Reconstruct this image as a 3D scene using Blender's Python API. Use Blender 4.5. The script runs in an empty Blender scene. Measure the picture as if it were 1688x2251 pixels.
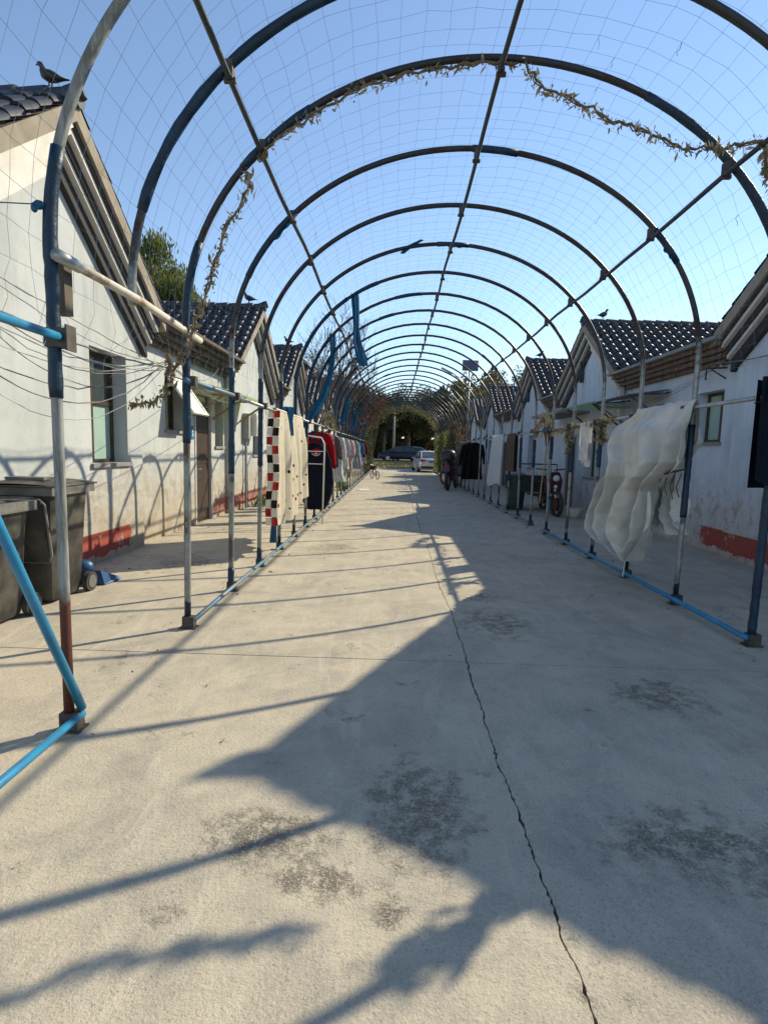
import bpy, math, random
from math import sin, cos, pi, radians, sqrt
from mathutils import Vector, Matrix, Quaternion
random.seed(7)
S = bpy.context.scene
COL = S.collection

# ------------------------------------------------------------------ camera
TH, PS, RO, CH = 0.1119, -0.0145, -0.0265, 1.5
eu = Vector((cos(PS), -sin(PS), 0)); ey = Vector((sin(PS), cos(PS), 0)); ez = Vector((0, 0, 1))
fw = ey*cos(TH) - ez*sin(TH); vv = ez*cos(TH) + ey*sin(TH)
rt = eu*cos(RO) - vv*sin(RO); up = eu*sin(RO) + vv*cos(RO)
cam = bpy.data.cameras.new('camera'); camo = bpy.data.objects.new('camera', cam); COL.objects.link(camo)
cam.sensor_fit = 'VERTICAL'; cam.sensor_height = 36; cam.lens = 1200/2251*36; cam.clip_start = 0.05; cam.clip_end = 2000
camo.matrix_world = Matrix(((rt.x, up.x, -fw.x, 0), (rt.y, up.y, -fw.y, 0), (rt.z, up.z, -fw.z, CH), (0, 0, 0, 1)))
S.camera = camo
# ------------------------------------------------------------------ sky + sun
SUND = Vector((1.0, 0.73, 0.90)).normalized()
EL = math.asin(SUND.z); AZ = math.atan2(SUND.x, SUND.y)
w = bpy.data.worlds.new('World'); S.world = w; w.use_nodes = True
nt = w.node_tree; bg = nt.nodes['Background']
sky = nt.nodes.new('ShaderNodeTexSky'); sky.sky_type = 'NISHITA'; sky.sun_disc = False
sky.sun_elevation = EL; sky.sun_rotation = AZ; sky.air_density = 1.0; sky.dust_density = 0.0; sky.ozone_density = 1.4
nt.links.new(sky.outputs[0], bg.inputs[0]); bg.inputs[1].default_value = 0.145
sl = bpy.data.lights.new('sun', 'SUN'); sl.energy = 4.8; sl.angle = radians(0.55); sl.color = (1.0, 0.885, 0.645)
so = bpy.data.objects.new('sun', sl); COL.objects.link(so); so.rotation_euler = SUND.to_track_quat('Z', 'Y').to_euler(); so.location = (20, 15, 30)
S.view_settings.view_transform = 'Standard'; S.view_settings.look = 'None'; S.view_settings.gamma = 1; S.view_settings.exposure = 0.5
S.view_settings.use_curve_mapping = False

# ------------------------------------------------------------------ materials
def N(m, t, **kw):
    n = m.node_tree.nodes.new('ShaderNode'+t)
    for k, v in kw.items(): setattr(n, k, v)
    return n
def LK(m, a, b): m.node_tree.links.new(a, b)
def base(name, rough=0.7, metal=0.0, spec=0.5):
    m = bpy.data.materials.new(name); m.use_nodes = True
    b = m.node_tree.nodes['Principled BSDF']; b.inputs['Roughness'].default_value = rough; b.inputs['Metallic'].default_value = metal
    b.inputs['Specular IOR Level'].default_value = spec
    return m, b
def coords(m):
    g = N(m, 'NewGeometry'); return g.outputs['Position']
def noise(m, vec, scale, detail=5, rough=0.6, dist=0.0, stretch=None):
    if stretch:
        mp = N(m, 'Mapping'); mp.inputs['Scale'].default_value = stretch; LK(m, vec, mp.inputs[0]); vec = mp.outputs[0]
    n = N(m, 'TexNoise'); n.inputs['Scale'].default_value = scale; n.inputs['Detail'].default_value = detail
    n.inputs['Roughness'].default_value = rough; n.inputs['Distortion'].default_value = dist
    LK(m, vec, n.inputs['Vector']); return n.outputs['Fac']
def ramp(m, fac, a, b, ca=(0, 0, 0, 1), cb=(1, 1, 1, 1)):
    r = N(m, 'ValToRGB'); r.color_ramp.elements[0].position = a; r.color_ramp.elements[1].position = b
    r.color_ramp.elements[0].color = ca; r.color_ramp.elements[1].color = cb
    LK(m, fac, r.inputs[0]); return r.outputs[0]
def mix(m, fac, a, b, mode='MIX'):
    x = N(m, 'MixRGB', blend_type=mode)
    for i, s in ((0, fac), (1, a), (2, b)):
        if isinstance(s, (int, float)): x.inputs[i].default_value = s
        elif isinstance(s, tuple): x.inputs[i].default_value = s if len(s) == 4 else s+(1,)
        else: LK(m, s, x.inputs[i])
    return x.outputs[0]
def mth(m, op, a, b=0.0, c=None, clamp=False):
    x = N(m, 'Math', operation=op); x.use_clamp = clamp
    for i, s in enumerate((a, b) if c is None else (a, b, c)):
        if isinstance(s, (int, float)): x.inputs[i].default_value = s
        else: LK(m, s, x.inputs[i])
    return x.outputs[0]
def bump(m, b, h, strength=0.3, dist=0.01):
    n = N(m, 'Bump'); n.inputs['Strength'].default_value = strength; n.inputs['Distance'].default_value = dist
    LK(m, h, n.inputs['Height']); LK(m, n.outputs[0], b.inputs['Normal'])
def pm(name, c1, c2=None, scale=6, rough=0.7, metal=0.0, bmp=0.0, bs=40, lo=0.35, hi=0.65, spec=0.5, transl=0.0, local=False):
    m, b = base(name, rough, metal, spec)
    if c2 is None: c2 = tuple(x*0.75 for x in c1)
    v = coords(m)
    if local: v = N(m, 'TexCoord').outputs['Object']
    f = ramp(m, noise(m, v, scale), lo, hi)
    c = mix(m, f, c1, c2); LK(m, c, b.inputs['Base Color'])
    if bmp: bump(m, b, noise(m, v, bs, 3), bmp, 0.01)
    if transl:
        t = N(m, 'BsdfTranslucent'); LK(m, c, t.inputs[0]); ms = N(m, 'MixShader'); ms.inputs[0].default_value = transl
        o = m.node_tree.nodes['Material Output']; LK(m, b.outputs[0], ms.inputs[1]); LK(m, t.outputs[0], ms.inputs[2]); LK(m, ms.outputs[0], o.inputs[0])
    return m

def concrete_mat():
    m, b = base('worn_concrete', 0.9, 0, 0.25)
    v = coords(m)
    big = noise(m, v, 0.7, 4, 0.6); mid = noise(m, v, 3.5, 6, 0.7); fine = noise(m, v, 55, 4, 0.8)
    c = mix(m, ramp(m, big, 0.35, 0.68), (0.465, 0.405, 0.305), (0.38, 0.335, 0.26))
    c = mix(m, mth(m, 'MULTIPLY', ramp(m, mid, 0.46, 0.72), 0.85), c, (0.285, 0.26, 0.22))
    c = mix(m, mth(m, 'MULTIPLY', ramp(m, noise(m, v, 1.1, 3, 0.5, 0.4, (1, .5, 1)), 0.56, 0.72), 0.4), c, (0.43, 0.34, 0.24))
    c = mix(m, mth(m, 'MULTIPLY', ramp(m, noise(m, v, 1.6, 7, 0.72, 0.8), 0.47, 0.64), 0.55), c, (0.22, 0.20, 0.17))
    c = mix(m, mth(m, 'MULTIPLY', ramp(m, noise(m, v, 2.6, 6, 0.7, 1.2, (1.6, .4, 1)), 0.52, 0.66), 0.45), c, (0.55, 0.49, 0.385))
    sep = N(m, 'SeparateXYZ'); LK(m, v, sep.inputs[0])
    # worn, pitted patches where the finish has scaled off
    pat = None
    dn = noise(m, v, 5.5, 5, 0.75)
    for (px, py, rx, ry) in PATCHES:
        dx = mth(m, 'DIVIDE', mth(m, 'SUBTRACT', sep.outputs[0], px), rx); dy = mth(m, 'DIVIDE', mth(m, 'SUBTRACT', sep.outputs[1], py), ry)
        d = mth(m, 'SQRT', mth(m, 'ADD', mth(m, 'MULTIPLY', dx, dx), mth(m, 'MULTIPLY', dy, dy)))
        e = mth(m, 'SUBTRACT', mth(m, 'ADD', 0.95, mth(m, 'MULTIPLY', mth(m, 'SUBTRACT', dn, 0.5), 2.6)), d)
        e = mth(m, 'MULTIPLY', e, 1.3, clamp=True)
        pat = e if pat is None else mth(m, 'MAXIMUM', pat, e)
    rnd = ramp(m, noise(m, v, 2.3, 5, 0.7), 0.60, 0.70)
    pat = mth(m, 'MAXIMUM', pat, mth(m, 'MULTIPLY', rnd, 0.7))
    pit = mth(m, 'MULTIPLY', ramp(m, noise(m, v, 75, 4, 0.8), 0.44, 0.60), ramp(m, noise(m, v, 14, 4, 0.7), 0.38, 0.56))
    pits = mth(m, 'MULTIPLY', pat, pit)
    c = mix(m, mth(m, 'MULTIPLY', pits, 0.62), c, (0.12, 0.11, 0.095))
    spk = mth(m, 'MAXIMUM', ramp(m, fine, 0.57, 0.68), mth(m, 'MULTIPLY', ramp(m, noise(m, v, 100, 3, 0.7), 0.58, 0.66), mth(m, 'ADD', 0.35, mth(m, 'MULTIPLY', ramp(m, noise(m, v, 1.9, 5, 0.7), 0.42, 0.62), 0.65))))
    c = mix(m, mth(m, 'MULTIPLY', spk, 0.72), c, (0.14, 0.125, 0.10))
    c = mix(m, mth(m, 'MULTIPLY', ramp(m, noise(m, v, 120, 3, 0.85), 0.4, 0.65), 0.45), c, (0.55, 0.50, 0.42))
    hair = N(m, 'TexVoronoi', feature='DISTANCE_TO_EDGE'); hair.inputs['Scale'].default_value = 0.55
    wv = N(m, 'VectorMath', operation='ADD'); LK(m, v, wv.inputs[0])
    nn = N(m, 'TexNoise'); nn.inputs['Scale'].default_value = 2.5; nn.inputs['Detail'].default_value = 6; LK(m, v, nn.inputs[0])
    LK(m, nn.outputs[1], wv.inputs[1]); LK(m, wv.outputs[0], hair.inputs['Vector'])
    hm = mth(m, 'MULTIPLY', ramp(m, hair.outputs[0], 0.0015, 0.004, (1, 1, 1, 1), (0, 0, 0, 1)), ramp(m, noise(m, v, 0.9, 3), 0.5, 0.6))
    c = mix(m, mth(m, 'MULTIPLY', hm, 0.5), c, (0.12, 0.11, 0.09))
    LK(m, c, b.inputs['Base Color'])
    h = mth(m, 'SUBTRACT', mth(m, 'ADD', mth(m, 'MULTIPLY', fine, 0.5), mth(m, 'MULTIPLY', mid, 0.6)), mth(m, 'MULTIPLY', pits, 0.8))
    bump(m, b, h, 1.0, 0.012)
    return m
PATCHES = [(0.95, 4.75, .38, .55), (1.72, 3.35, .38, .30), (0.15, 2.15, .30, .45), (-0.45, 1.95, .32, .20), (-0.22, 1.75, .22, .12), (0.02, 1.62, .10, .08), (1.25, 2.0, .5, .25), (0.95, 5.6, .3, .2), (-2.6, 6.9, .6, .5), (-0.9, 8.2, .5, .6)]

def wall_mat(name, c1, c2, band=True, dirt=0.5):
    m, b = base(name, 0.92, 0, 0.2)
    v = coords(m); sep = N(m, 'SeparateXYZ'); LK(m, v, sep.inputs[0]); z = sep.outputs[2]
    n1 = noise(m, v, 1.3, 5, 0.65); n2 = noise(m, v, 7, 6, 0.75); st = noise(m, v, 3.0, 4, 0.6, 0, (1, 1, .16))
    c = mix(m, ramp(m, n1, 0.35, 0.7), c1, c2)
    c = mix(m, mth(m, 'MULTIPLY', ramp(m, st, 0.5, 0.72), 0.4), c, tuple(x*0.6 for x in c2))
    # splashed dirt and damp toward the foot of the wall: bare render shows there
    lowf = mth(m, 'SUBTRACT', 1.0, mth(m, 'DIVIDE', z, 1.35), clamp=True)
    dm = mth(m, 'MULTIPLY', mth(m, 'ADD', lowf, mth(m, 'MULTIPLY', mth(m, 'SUBTRACT', n2, 0.52), 1.9), clamp=True), dirt*1.4, clamp=True)
    c = mix(m, dm, c, (0.36, 0.30, 0.22))
    pl = mth(m, 'MULTIPLY', ramp(m, noise(m, v, 4.2, 6, 0.75), 0.53, 0.57), ramp(m, lowf, 0.1, 0.5))
    c = mix(m, mth(m, 'MULTIPLY', pl, 0.7), c, (0.30, 0.255, 0.19))
    if band:
        edge = mth(m, 'LESS_THAN', z, 0.385)
        yy = mth(m, 'ADD', sep.outputs[1], mth(m, 'MULTIPLY', mth(m, 'SUBTRACT', n2, 0.5), 0.5))
        if name.startswith('white'): rng = mth(m, 'MAXIMUM', mth(m, 'LESS_THAN', yy, 7.55), mth(m, 'MULTIPLY', mth(m, 'GREATER_THAN', yy, 11.4), mth(m, 'MULTIPLY', mth(m, 'LESS_THAN', yy, 16.0), 0.75)))
        else: rng = mth(m, 'MAXIMUM', mth(m, 'LESS_THAN', yy, 9.3), mth(m, 'MULTIPLY', mth(m, 'GREATER_THAN', yy, 16), 0.3))
        edge = mth(m, 'MULTIPLY', edge, rng)
        keep = mth(m, 'MULTIPLY', ramp(m, noise(m, v, 2.2, 6, 0.8), 0.34, 0.42), edge)
        low = mth(m, 'GREATER_THAN', mth(m, 'ADD', z, mth(m, 'MULTIPLY', n2, 0.25)), 0.21)
        keep = mth(m, 'MULTIPLY', keep, mth(m, 'ADD', mth(m, 'MULTIPLY', low, 0.85), 0.12))
        c = mix(m, keep, c, mix(m, n2, (0.33, 0.05, 0.04), (0.26, 0.075, 0.055)))
    LK(m, c, b.inputs['Base Color'])
    bump(m, b, mth(m, 'ADD', mth(m, 'MULTIPLY', n2, 0.8), mth(m, 'MULTIPLY', pl, -0.6)), 0.35, 0.015)
    return m
def steel_mat():
    m, b = base('weathered_steel_tube', 0.5, 0.35)
    v = coords(m); n1 = noise(m, v, 2.6, 5, 0.7); n2 = noise(m, v, 16, 5, 0.7)
    c = mix(m, ramp(m, n2, 0.3, 0.7), (0.27, 0.29, 0.28), (0.17, 0.18, 0.175))
    rf = ramp(m, mth(m, 'ADD', mth(m, 'MULTIPLY', n1, 0.8), mth(m, 'MULTIPLY', n2, 0.25)), 0.53, 0.60)
    sep = N(m, 'SeparateXYZ'); LK(m, v, sep.inputs[0])
    backlit_hi = ramp(m, mth(m, 'ADD', mth(m, 'MULTIPLY', sep.outputs[2], 0.2), mth(m, 'MULTIPLY', n2, 0.12)), 0.54, 0.60)
    c = mix(m, backlit_hi, c, mix(m, n2, (0.035, 0.040, 0.050), (0.020, 0.023, 0.030)))  # upper arcs darkened in the colour to look backlit against the sky
    c = mix(m, mth(m, 'MULTIPLY', rf, 0.7), c, mix(m, n2, (0.035, 0.018, 0.013), (0.065, 0.033, 0.022)))
    foot = mth(m, 'LESS_THAN', mth(m, 'ADD', sep.outputs[2], mth(m, 'MULTIPLY', n1, 0.3)), 0.36)
    c = mix(m, foot, c, (0.015, 0.03, 0.06))
    LK(m, c, b.inputs['Base Color']); LK(m, mth(m, 'ADD', 0.38, mth(m, 'MULTIPLY', rf, 0.4)), b.inputs['Roughness'])
    bump(m, b, n2, 0.25, 0.004); return m
def rust_mat():
    m, b = base('rusted_steel_tube', 0.7, 0.2)
    v = coords(m); n2 = noise(m, v, 14, 5, 0.7); sep = N(m, 'SeparateXYZ'); LK(m, v, sep.inputs[0])
    rf = ramp(m, mth(m, 'ADD', sep.outputs[2], mth(m, 'MULTIPLY', n2, 0.25)), 0.78, 0.9)
    c = mix(m, rf, mix(m, n2, (0.12, 0.035, 0.02), (0.06, 0.02, 0.012)), mix(m, ramp(m, noise(m, v, 9, 5, 0.7, 0, (3, 3, .35)), 0.4, 0.62), (0.27, 0.29, 0.285), (0.12, 0.12, 0.115)))
    LK(m, c, b.inputs['Base Color']); return m
def tile_mat():
    m, b = base('glazed_roof_tile', 0.26, 0, 0.55)
    v = coords(m); oi = N(m, 'ObjectInfo'); n = noise(m, v, 9, 4)
    c = mix(m, n, (0.013, 0.015, 0.022), (0.032, 0.034, 0.042))
    c = mix(m, mth(m, 'MULTIPLY', ramp(m, noise(m, v, 1.2, 3), 0.55, 0.7), 0.3), c, (0.03, 0.03, 0.035))
    LK(m, c, b.inputs['Base Color']); LK(m, mth(m, 'ADD', 0.34, mth(m, 'MULTIPLY', n, 0.2)), b.inputs['Roughness'])
    return m
def dotted_mat():
    m, b = base('dotted_quilt', 0.95, 0, 0.1)
    tc = N(m, 'TexCoord'); mp = N(m, 'Mapping'); mp.inputs['Scale'].default_value = (7.0, 7.0, 7.0); mp.inputs['Rotation'].default_value = (0, 0, 0.6)
    LK(m, tc.outputs['UV'], mp.inputs[0])
    vo = N(m, 'TexVoronoi'); vo.inputs['Scale'].default_value = 1.0; vo.inputs['Randomness'].default_value = 0.45; LK(m, mp.outputs[0], vo.inputs['Vector'])
    dot = mth(m, 'LESS_THAN', vo.outputs['Distance'], 0.19)
    sp = N(m, 'SeparateColor'); LK(m, vo.outputs['Color'], sp.inputs[0])
    dc = mix(m, mth(m, 'GREATER_THAN', sp.outputs[0], 0.72), (0.03, 0.022, 0.02), (0.36, 0.04, 0.03))
    c = mix(m, dot, mix(m, noise(m, coords(m), 5), (0.72, 0.67, 0.55), (0.64, 0.58, 0.46)), dc)
    LK(m, c, b.inputs['Base Color']); bump(m, b, noise(m, coords(m), 9, 3), 0.4, 0.02)
    t = N(m, 'BsdfTranslucent'); LK(m, c, t.inputs[0]); ms = N(m, 'MixShader'); ms.inputs[0].default_value = 0.35
    o = m.node_tree.nodes['Material Output']; LK(m, b.outputs[0], ms.inputs[1]); LK(m, t.outputs[0], ms.inputs[2]); LK(m, ms.outputs[0], o.inputs[0])
    return m
MT = {}
def M(k): return MT[k]
MT['concrete'] = concrete_mat()
MT['soil'] = pm('dry_soil', (0.22, 0.175, 0.12), (0.30, 0.25, 0.17), 1.5, 0.95, bmp=0.5, bs=12)
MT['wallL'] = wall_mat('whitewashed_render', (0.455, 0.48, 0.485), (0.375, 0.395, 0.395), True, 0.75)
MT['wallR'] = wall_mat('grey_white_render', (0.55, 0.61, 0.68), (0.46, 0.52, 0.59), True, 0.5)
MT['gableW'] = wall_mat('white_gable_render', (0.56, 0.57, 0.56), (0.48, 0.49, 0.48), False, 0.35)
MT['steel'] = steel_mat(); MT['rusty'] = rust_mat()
MT['tile'] = tile_mat()
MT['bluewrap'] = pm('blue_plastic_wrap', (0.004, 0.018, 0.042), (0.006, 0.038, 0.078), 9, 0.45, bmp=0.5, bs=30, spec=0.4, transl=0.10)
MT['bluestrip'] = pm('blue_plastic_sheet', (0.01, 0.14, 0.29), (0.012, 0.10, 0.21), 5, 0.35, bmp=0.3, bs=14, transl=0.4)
MT['bluepaint'] = pm('worn_blue_paint', (0.015, 0.21, 0.40), (0.02, 0.15, 0.30), 8, 0.42, bmp=0.15, bs=30)
MT['railpaint'] = pm('chipped_blue_paint', (0.03, 0.17, 0.32), (0.16, 0.17, 0.17), 7, 0.5, bmp=0.2, bs=25, lo=0.42, hi=0.55)
MT['pipe'] = pm('galvanised_pipe', (0.42, 0.43, 0.43), (0.26, 0.27, 0.27), 6, 0.42, 0.5)
MT['oldpipe'] = pm('whitewashed_rusty_pipe', (0.55, 0.52, 0.45), (0.30, 0.19, 0.11), 5, 0.65, lo=0.5, hi=0.62)
MT['purlin'] = pm('dark_green_grey_pipe', (0.02, 0.032, 0.036), (0.04, 0.045, 0.045), 5, 0.5, 0.2)
MT['clamp'] = pm('rusty_clamp', (0.045, 0.04, 0.036), (0.09, 0.08, 0.07), 15, 0.7, 0.3)
MT['net'] = pm('net_cord', (0.22, 0.27, 0.36), (0.15, 0.19, 0.26), 3, 0.8)
MT['vine'] = pm('dried_vine_stem', (0.20, 0.15, 0.085), (0.12, 0.09, 0.05), 8, 0.9)
MT['dryleaf'] = pm('dried_leaf', (0.30, 0.265, 0.18), (0.15, 0.125, 0.08), 12, 0.9, transl=0.25)
MT['verge'] = pm('weathered_verge', (0.20, 0.165, 0.125), (0.29, 0.25, 0.20), 3, 0.9, bmp=0.3, bs=20)
MT['strip_w'] = pm('white_moulding', (0.60, 0.58, 0.55), (0.50, 0.47, 0.43), 3, 0.9, bmp=0.15)
MT['strip_d'] = pm('dark_moulding', (0.022, 0.022, 0.025), (0.035, 0.035, 0.036), 4, 0.85)
MT['corbel'] = pm('brick_corbel', (0.115, 0.068, 0.048), (0.165, 0.115, 0.08), 9, 0.9, bmp=0.6, bs=25)
MT['corbel2'] = pm('grey_corbel', (0.12, 0.095, 0.07), (0.075, 0.06, 0.045), 6, 0.9, bmp=0.5, bs=25)
MT['slab'] = pm('grey_cement', (0.26, 0.25, 0.235), (0.19, 0.185, 0.175), 4, 0.9, bmp=0.3)
MT['frame'] = pm('brown_aluminium', (0.055, 0.038, 0.022), (0.09, 0.065, 0.035), 8, 0.4, 0.3)
MT['white_frame'] = pm('white_pvc', (0.72, 0.71, 0.68), (0.62, 0.60, 0.55), 6, 0.5)
MT['reveal'] = pm('dark_reveal', (0.13, 0.13, 0.14), (0.10, 0.10, 0.11), 5, 0.9)
MT['glass'] = pm('window_glass', (0.03, 0.045, 0.045), (0.05, 0.06, 0.06), 2, 0.06, spec=0.6)
MT['curtain'] = pm('green_curtained_glass', (0.34, 0.46, 0.40), (0.28, 0.40, 0.36), 3, 0.12, spec=0.6)
MT['door'] = pm('brown_door', (0.035, 0.022, 0.018), (0.055, 0.035, 0.028), 5, 0.45)
MT['dframe'] = pm('pale_door_frame', (0.45, 0.41, 0.42), (0.36, 0.33, 0.33), 5, 0.6)
MT['canopy'] = pm('green_corrugated_sheet', (0.62, 0.70, 0.48), (0.52, 0.60, 0.42), 4, 0.6, transl=0.75)
MT['greyboard'] = pm('grey_panel', (0.30, 0.31, 0.32), (0.24, 0.25, 0.26), 4, 0.7)
MT['wood'] = pm('weathered_timber', (0.28, 0.19, 0.11), (0.19, 0.125, 0.07), 9, 0.85, bmp=0.3)
MT['wire'] = pm('cable_sheath', (0.12, 0.125, 0.13), (0.20, 0.20, 0.20), 5, 0.6)
MT['wirew'] = pm('pale_cable_sheath', (0.40, 0.40, 0.38), (0.30, 0.30, 0.29), 5, 0.6)
MT['bin'] = pm('dusty_black_plastic', (0.022, 0.022, 0.021), (0.11, 0.10, 0.08), 3.0, 0.55, bmp=0.15, lo=0.40, hi=0.72)
MT['binrim'] = pm('dusty_rim_plastic', (0.07, 0.07, 0.067), (0.17, 0.165, 0.15), 5, 0.6)
MT['rubber'] = pm('rubber', (0.02, 0.02, 0.02), (0.05, 0.045, 0.04), 8, 0.8)
MT['bag'] = pm('black_bag', (0.012, 0.012, 0.014), (0.02, 0.02, 0.022), 6, 0.3, bmp=0.6, bs=18)
MT['feather'] = pm('pigeon_feather', (0.012, 0.012, 0.015), (0.022, 0.022, 0.026), 20, 0.6)
MT['bark'] = pm('grey_bark', (0.085, 0.065, 0.05), (0.13, 0.105, 0.085), 12, 0.95, bmp=0.5, bs=30)
MT['leafy'] = pm('willow_leaf', (0.17, 0.19, 0.045), (0.09, 0.115, 0.025), 2.2, 0.75, transl=0.45)
MT['leafd'] = pm('dark_leaf', (0.03, 0.045, 0.015), (0.055, 0.07, 0.02), 1.2, 0.75, transl=0.25)
MT['leafy2'] = pm('yellowing_leaf', (0.15, 0.13, 0.035), (0.09, 0.10, 0.03), 1.2, 0.8, transl=0.35)
MT['leafb'] = pm('brown_leaf', (0.14, 0.085, 0.04), (0.10, 0.075, 0.04), 1.0, 0.85, transl=0.3)
MT['leafr'] = pm('russet_leaf', (0.15, 0.055, 0.022), (0.10, 0.055, 0.025), 2, 0.8, transl=0.25)
MT['quilt'] = dotted_mat()
MT['qback'] = pm('cream_cloth', (0.70, 0.64, 0.52), (0.62, 0.55, 0.44), 5, 0.95)
def cloth(k, c, c2=None, tr=0.2, sc=8): MT[k] = pm(k+'_cloth', c, c2, sc, 0.95, bmp=0.25, bs=22, spec=0.15, transl=tr)
cloth('c_palegrey', (0.55, 0.56, 0.57)); cloth('c_red', (0.42, 0.016, 0.02)); cloth('c_navy', (0.016, 0.018, 0.032)); cloth('c_white', (0.72, 0.72, 0.72)); cloth('c_cyan', (0.45, 0.66, 0.68))
cloth('c_plum', (0.06, 0.03, 0.04), (0.25, 0.2, 0.2), sc=28); cloth('c_beige', (0.50, 0.40, 0.36)); cloth('c_black', (0.012, 0.012, 0.014)); cloth('c_pink', (0.60, 0.40, 0.42))
cloth('c_teal', (0.30, 0.42, 0.44)); cloth('c_blue', (0.08, 0.20, 0.36)); cloth('c_denim', (0.50, 0.57, 0.64), (0.60, 0.65, 0.70)); cloth('c_brown', (0.13, 0.10, 0.08)); cloth('c_grey', (0.22, 0.20, 0.20))
cloth('c_sheet', (0.66, 0.65, 0.61), (0.50, 0.49, 0.455), 0.08, 3.5); cloth('c_square_r', (0.34, 0.03, 0.028)); cloth('c_square_k', (0.02, 0.018, 0.018)); cloth('c_lilac', (0.45, 0.40, 0.5))
MT['board'] = pm('dark_blue_board', (0.005, 0.010, 0.018), (0.008, 0.015, 0.024), 3, 0.85, spec=0.1)
MT['silver'] = pm('silver_car_paint', (0.55, 0.57, 0.60), (0.50, 0.52, 0.55), 1, 0.25, 0.35)
MT['carblue'] = pm('dark_blue_car_paint', (0.006, 0.009, 0.022), (0.009, 0.012, 0.028), 1, 0.22, 0.1)
MT['redlamp'] = pm('red_lens', (0.5, 0.02, 0.02), (0.4, 0.02, 0.02), 5, 0.2)
MT['plate'] = pm('blue_number_plate', (0.02, 0.05, 0.16), (0.02, 0.05, 0.15), 5, 0.4)
MT['chrome'] = pm('dull_chrome', (0.5, 0.5, 0.5), (0.4, 0.4, 0.4), 5, 0.3, 0.8)
MT['blackpl'] = pm('black_plastic', (0.018, 0.018, 0.02), (0.03, 0.03, 0.03), 5, 0.4)
MT['redpaint'] = pm('dull_red_paint', (0.055, 0.012, 0.012), (0.035, 0.01, 0.01), 6, 0.4)
MT['greenpaint'] = pm('dark_green_paint', (0.010, 0.030, 0.026), (0.016, 0.04, 0.034), 4, 0.5)
MT['solar'] = pm('solar_panel', (0.05, 0.06, 0.09), (0.07, 0.08, 0.11), 5, 0.25)
MT['lampgrey'] = pm('grey_lamp_metal', (0.30, 0.31, 0.32), (0.24, 0.25, 0.26), 5, 0.4, 0.4)
MT['straw'] = pm('broom_straw', (0.26, 0.17, 0.09), (0.18, 0.11, 0.06), 12, 0.95, bmp=0.5)
MT['bamboo'] = pm('bamboo_handle', (0.42, 0.29, 0.14), (0.34, 0.22, 0.10), 8, 0.6)
MT['dpblue'] = pm('blue_plastic', (0.01, 0.06, 0.16), (0.015, 0.08, 0.2), 6, 0.45)
MT['redtile'] = pm('old_brick', (0.17, 0.075, 0.05), (0.11, 0.055, 0.04), 6, 0.9)
MT['grass'] = pm('dry_grass', (0.30, 0.25, 0.10), (0.20, 0.19, 0.07), 3, 0.95)
MT['weed'] = pm('green_weed', (0.06, 0.12, 0.03), (0.10, 0.15, 0.04), 5, 0.8, transl=0.3)
MT['pvcwhite'] = pm('white_enamel', (0.70, 0.70, 0.66), (0.60, 0.60, 0.56), 4, 0.45)

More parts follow.
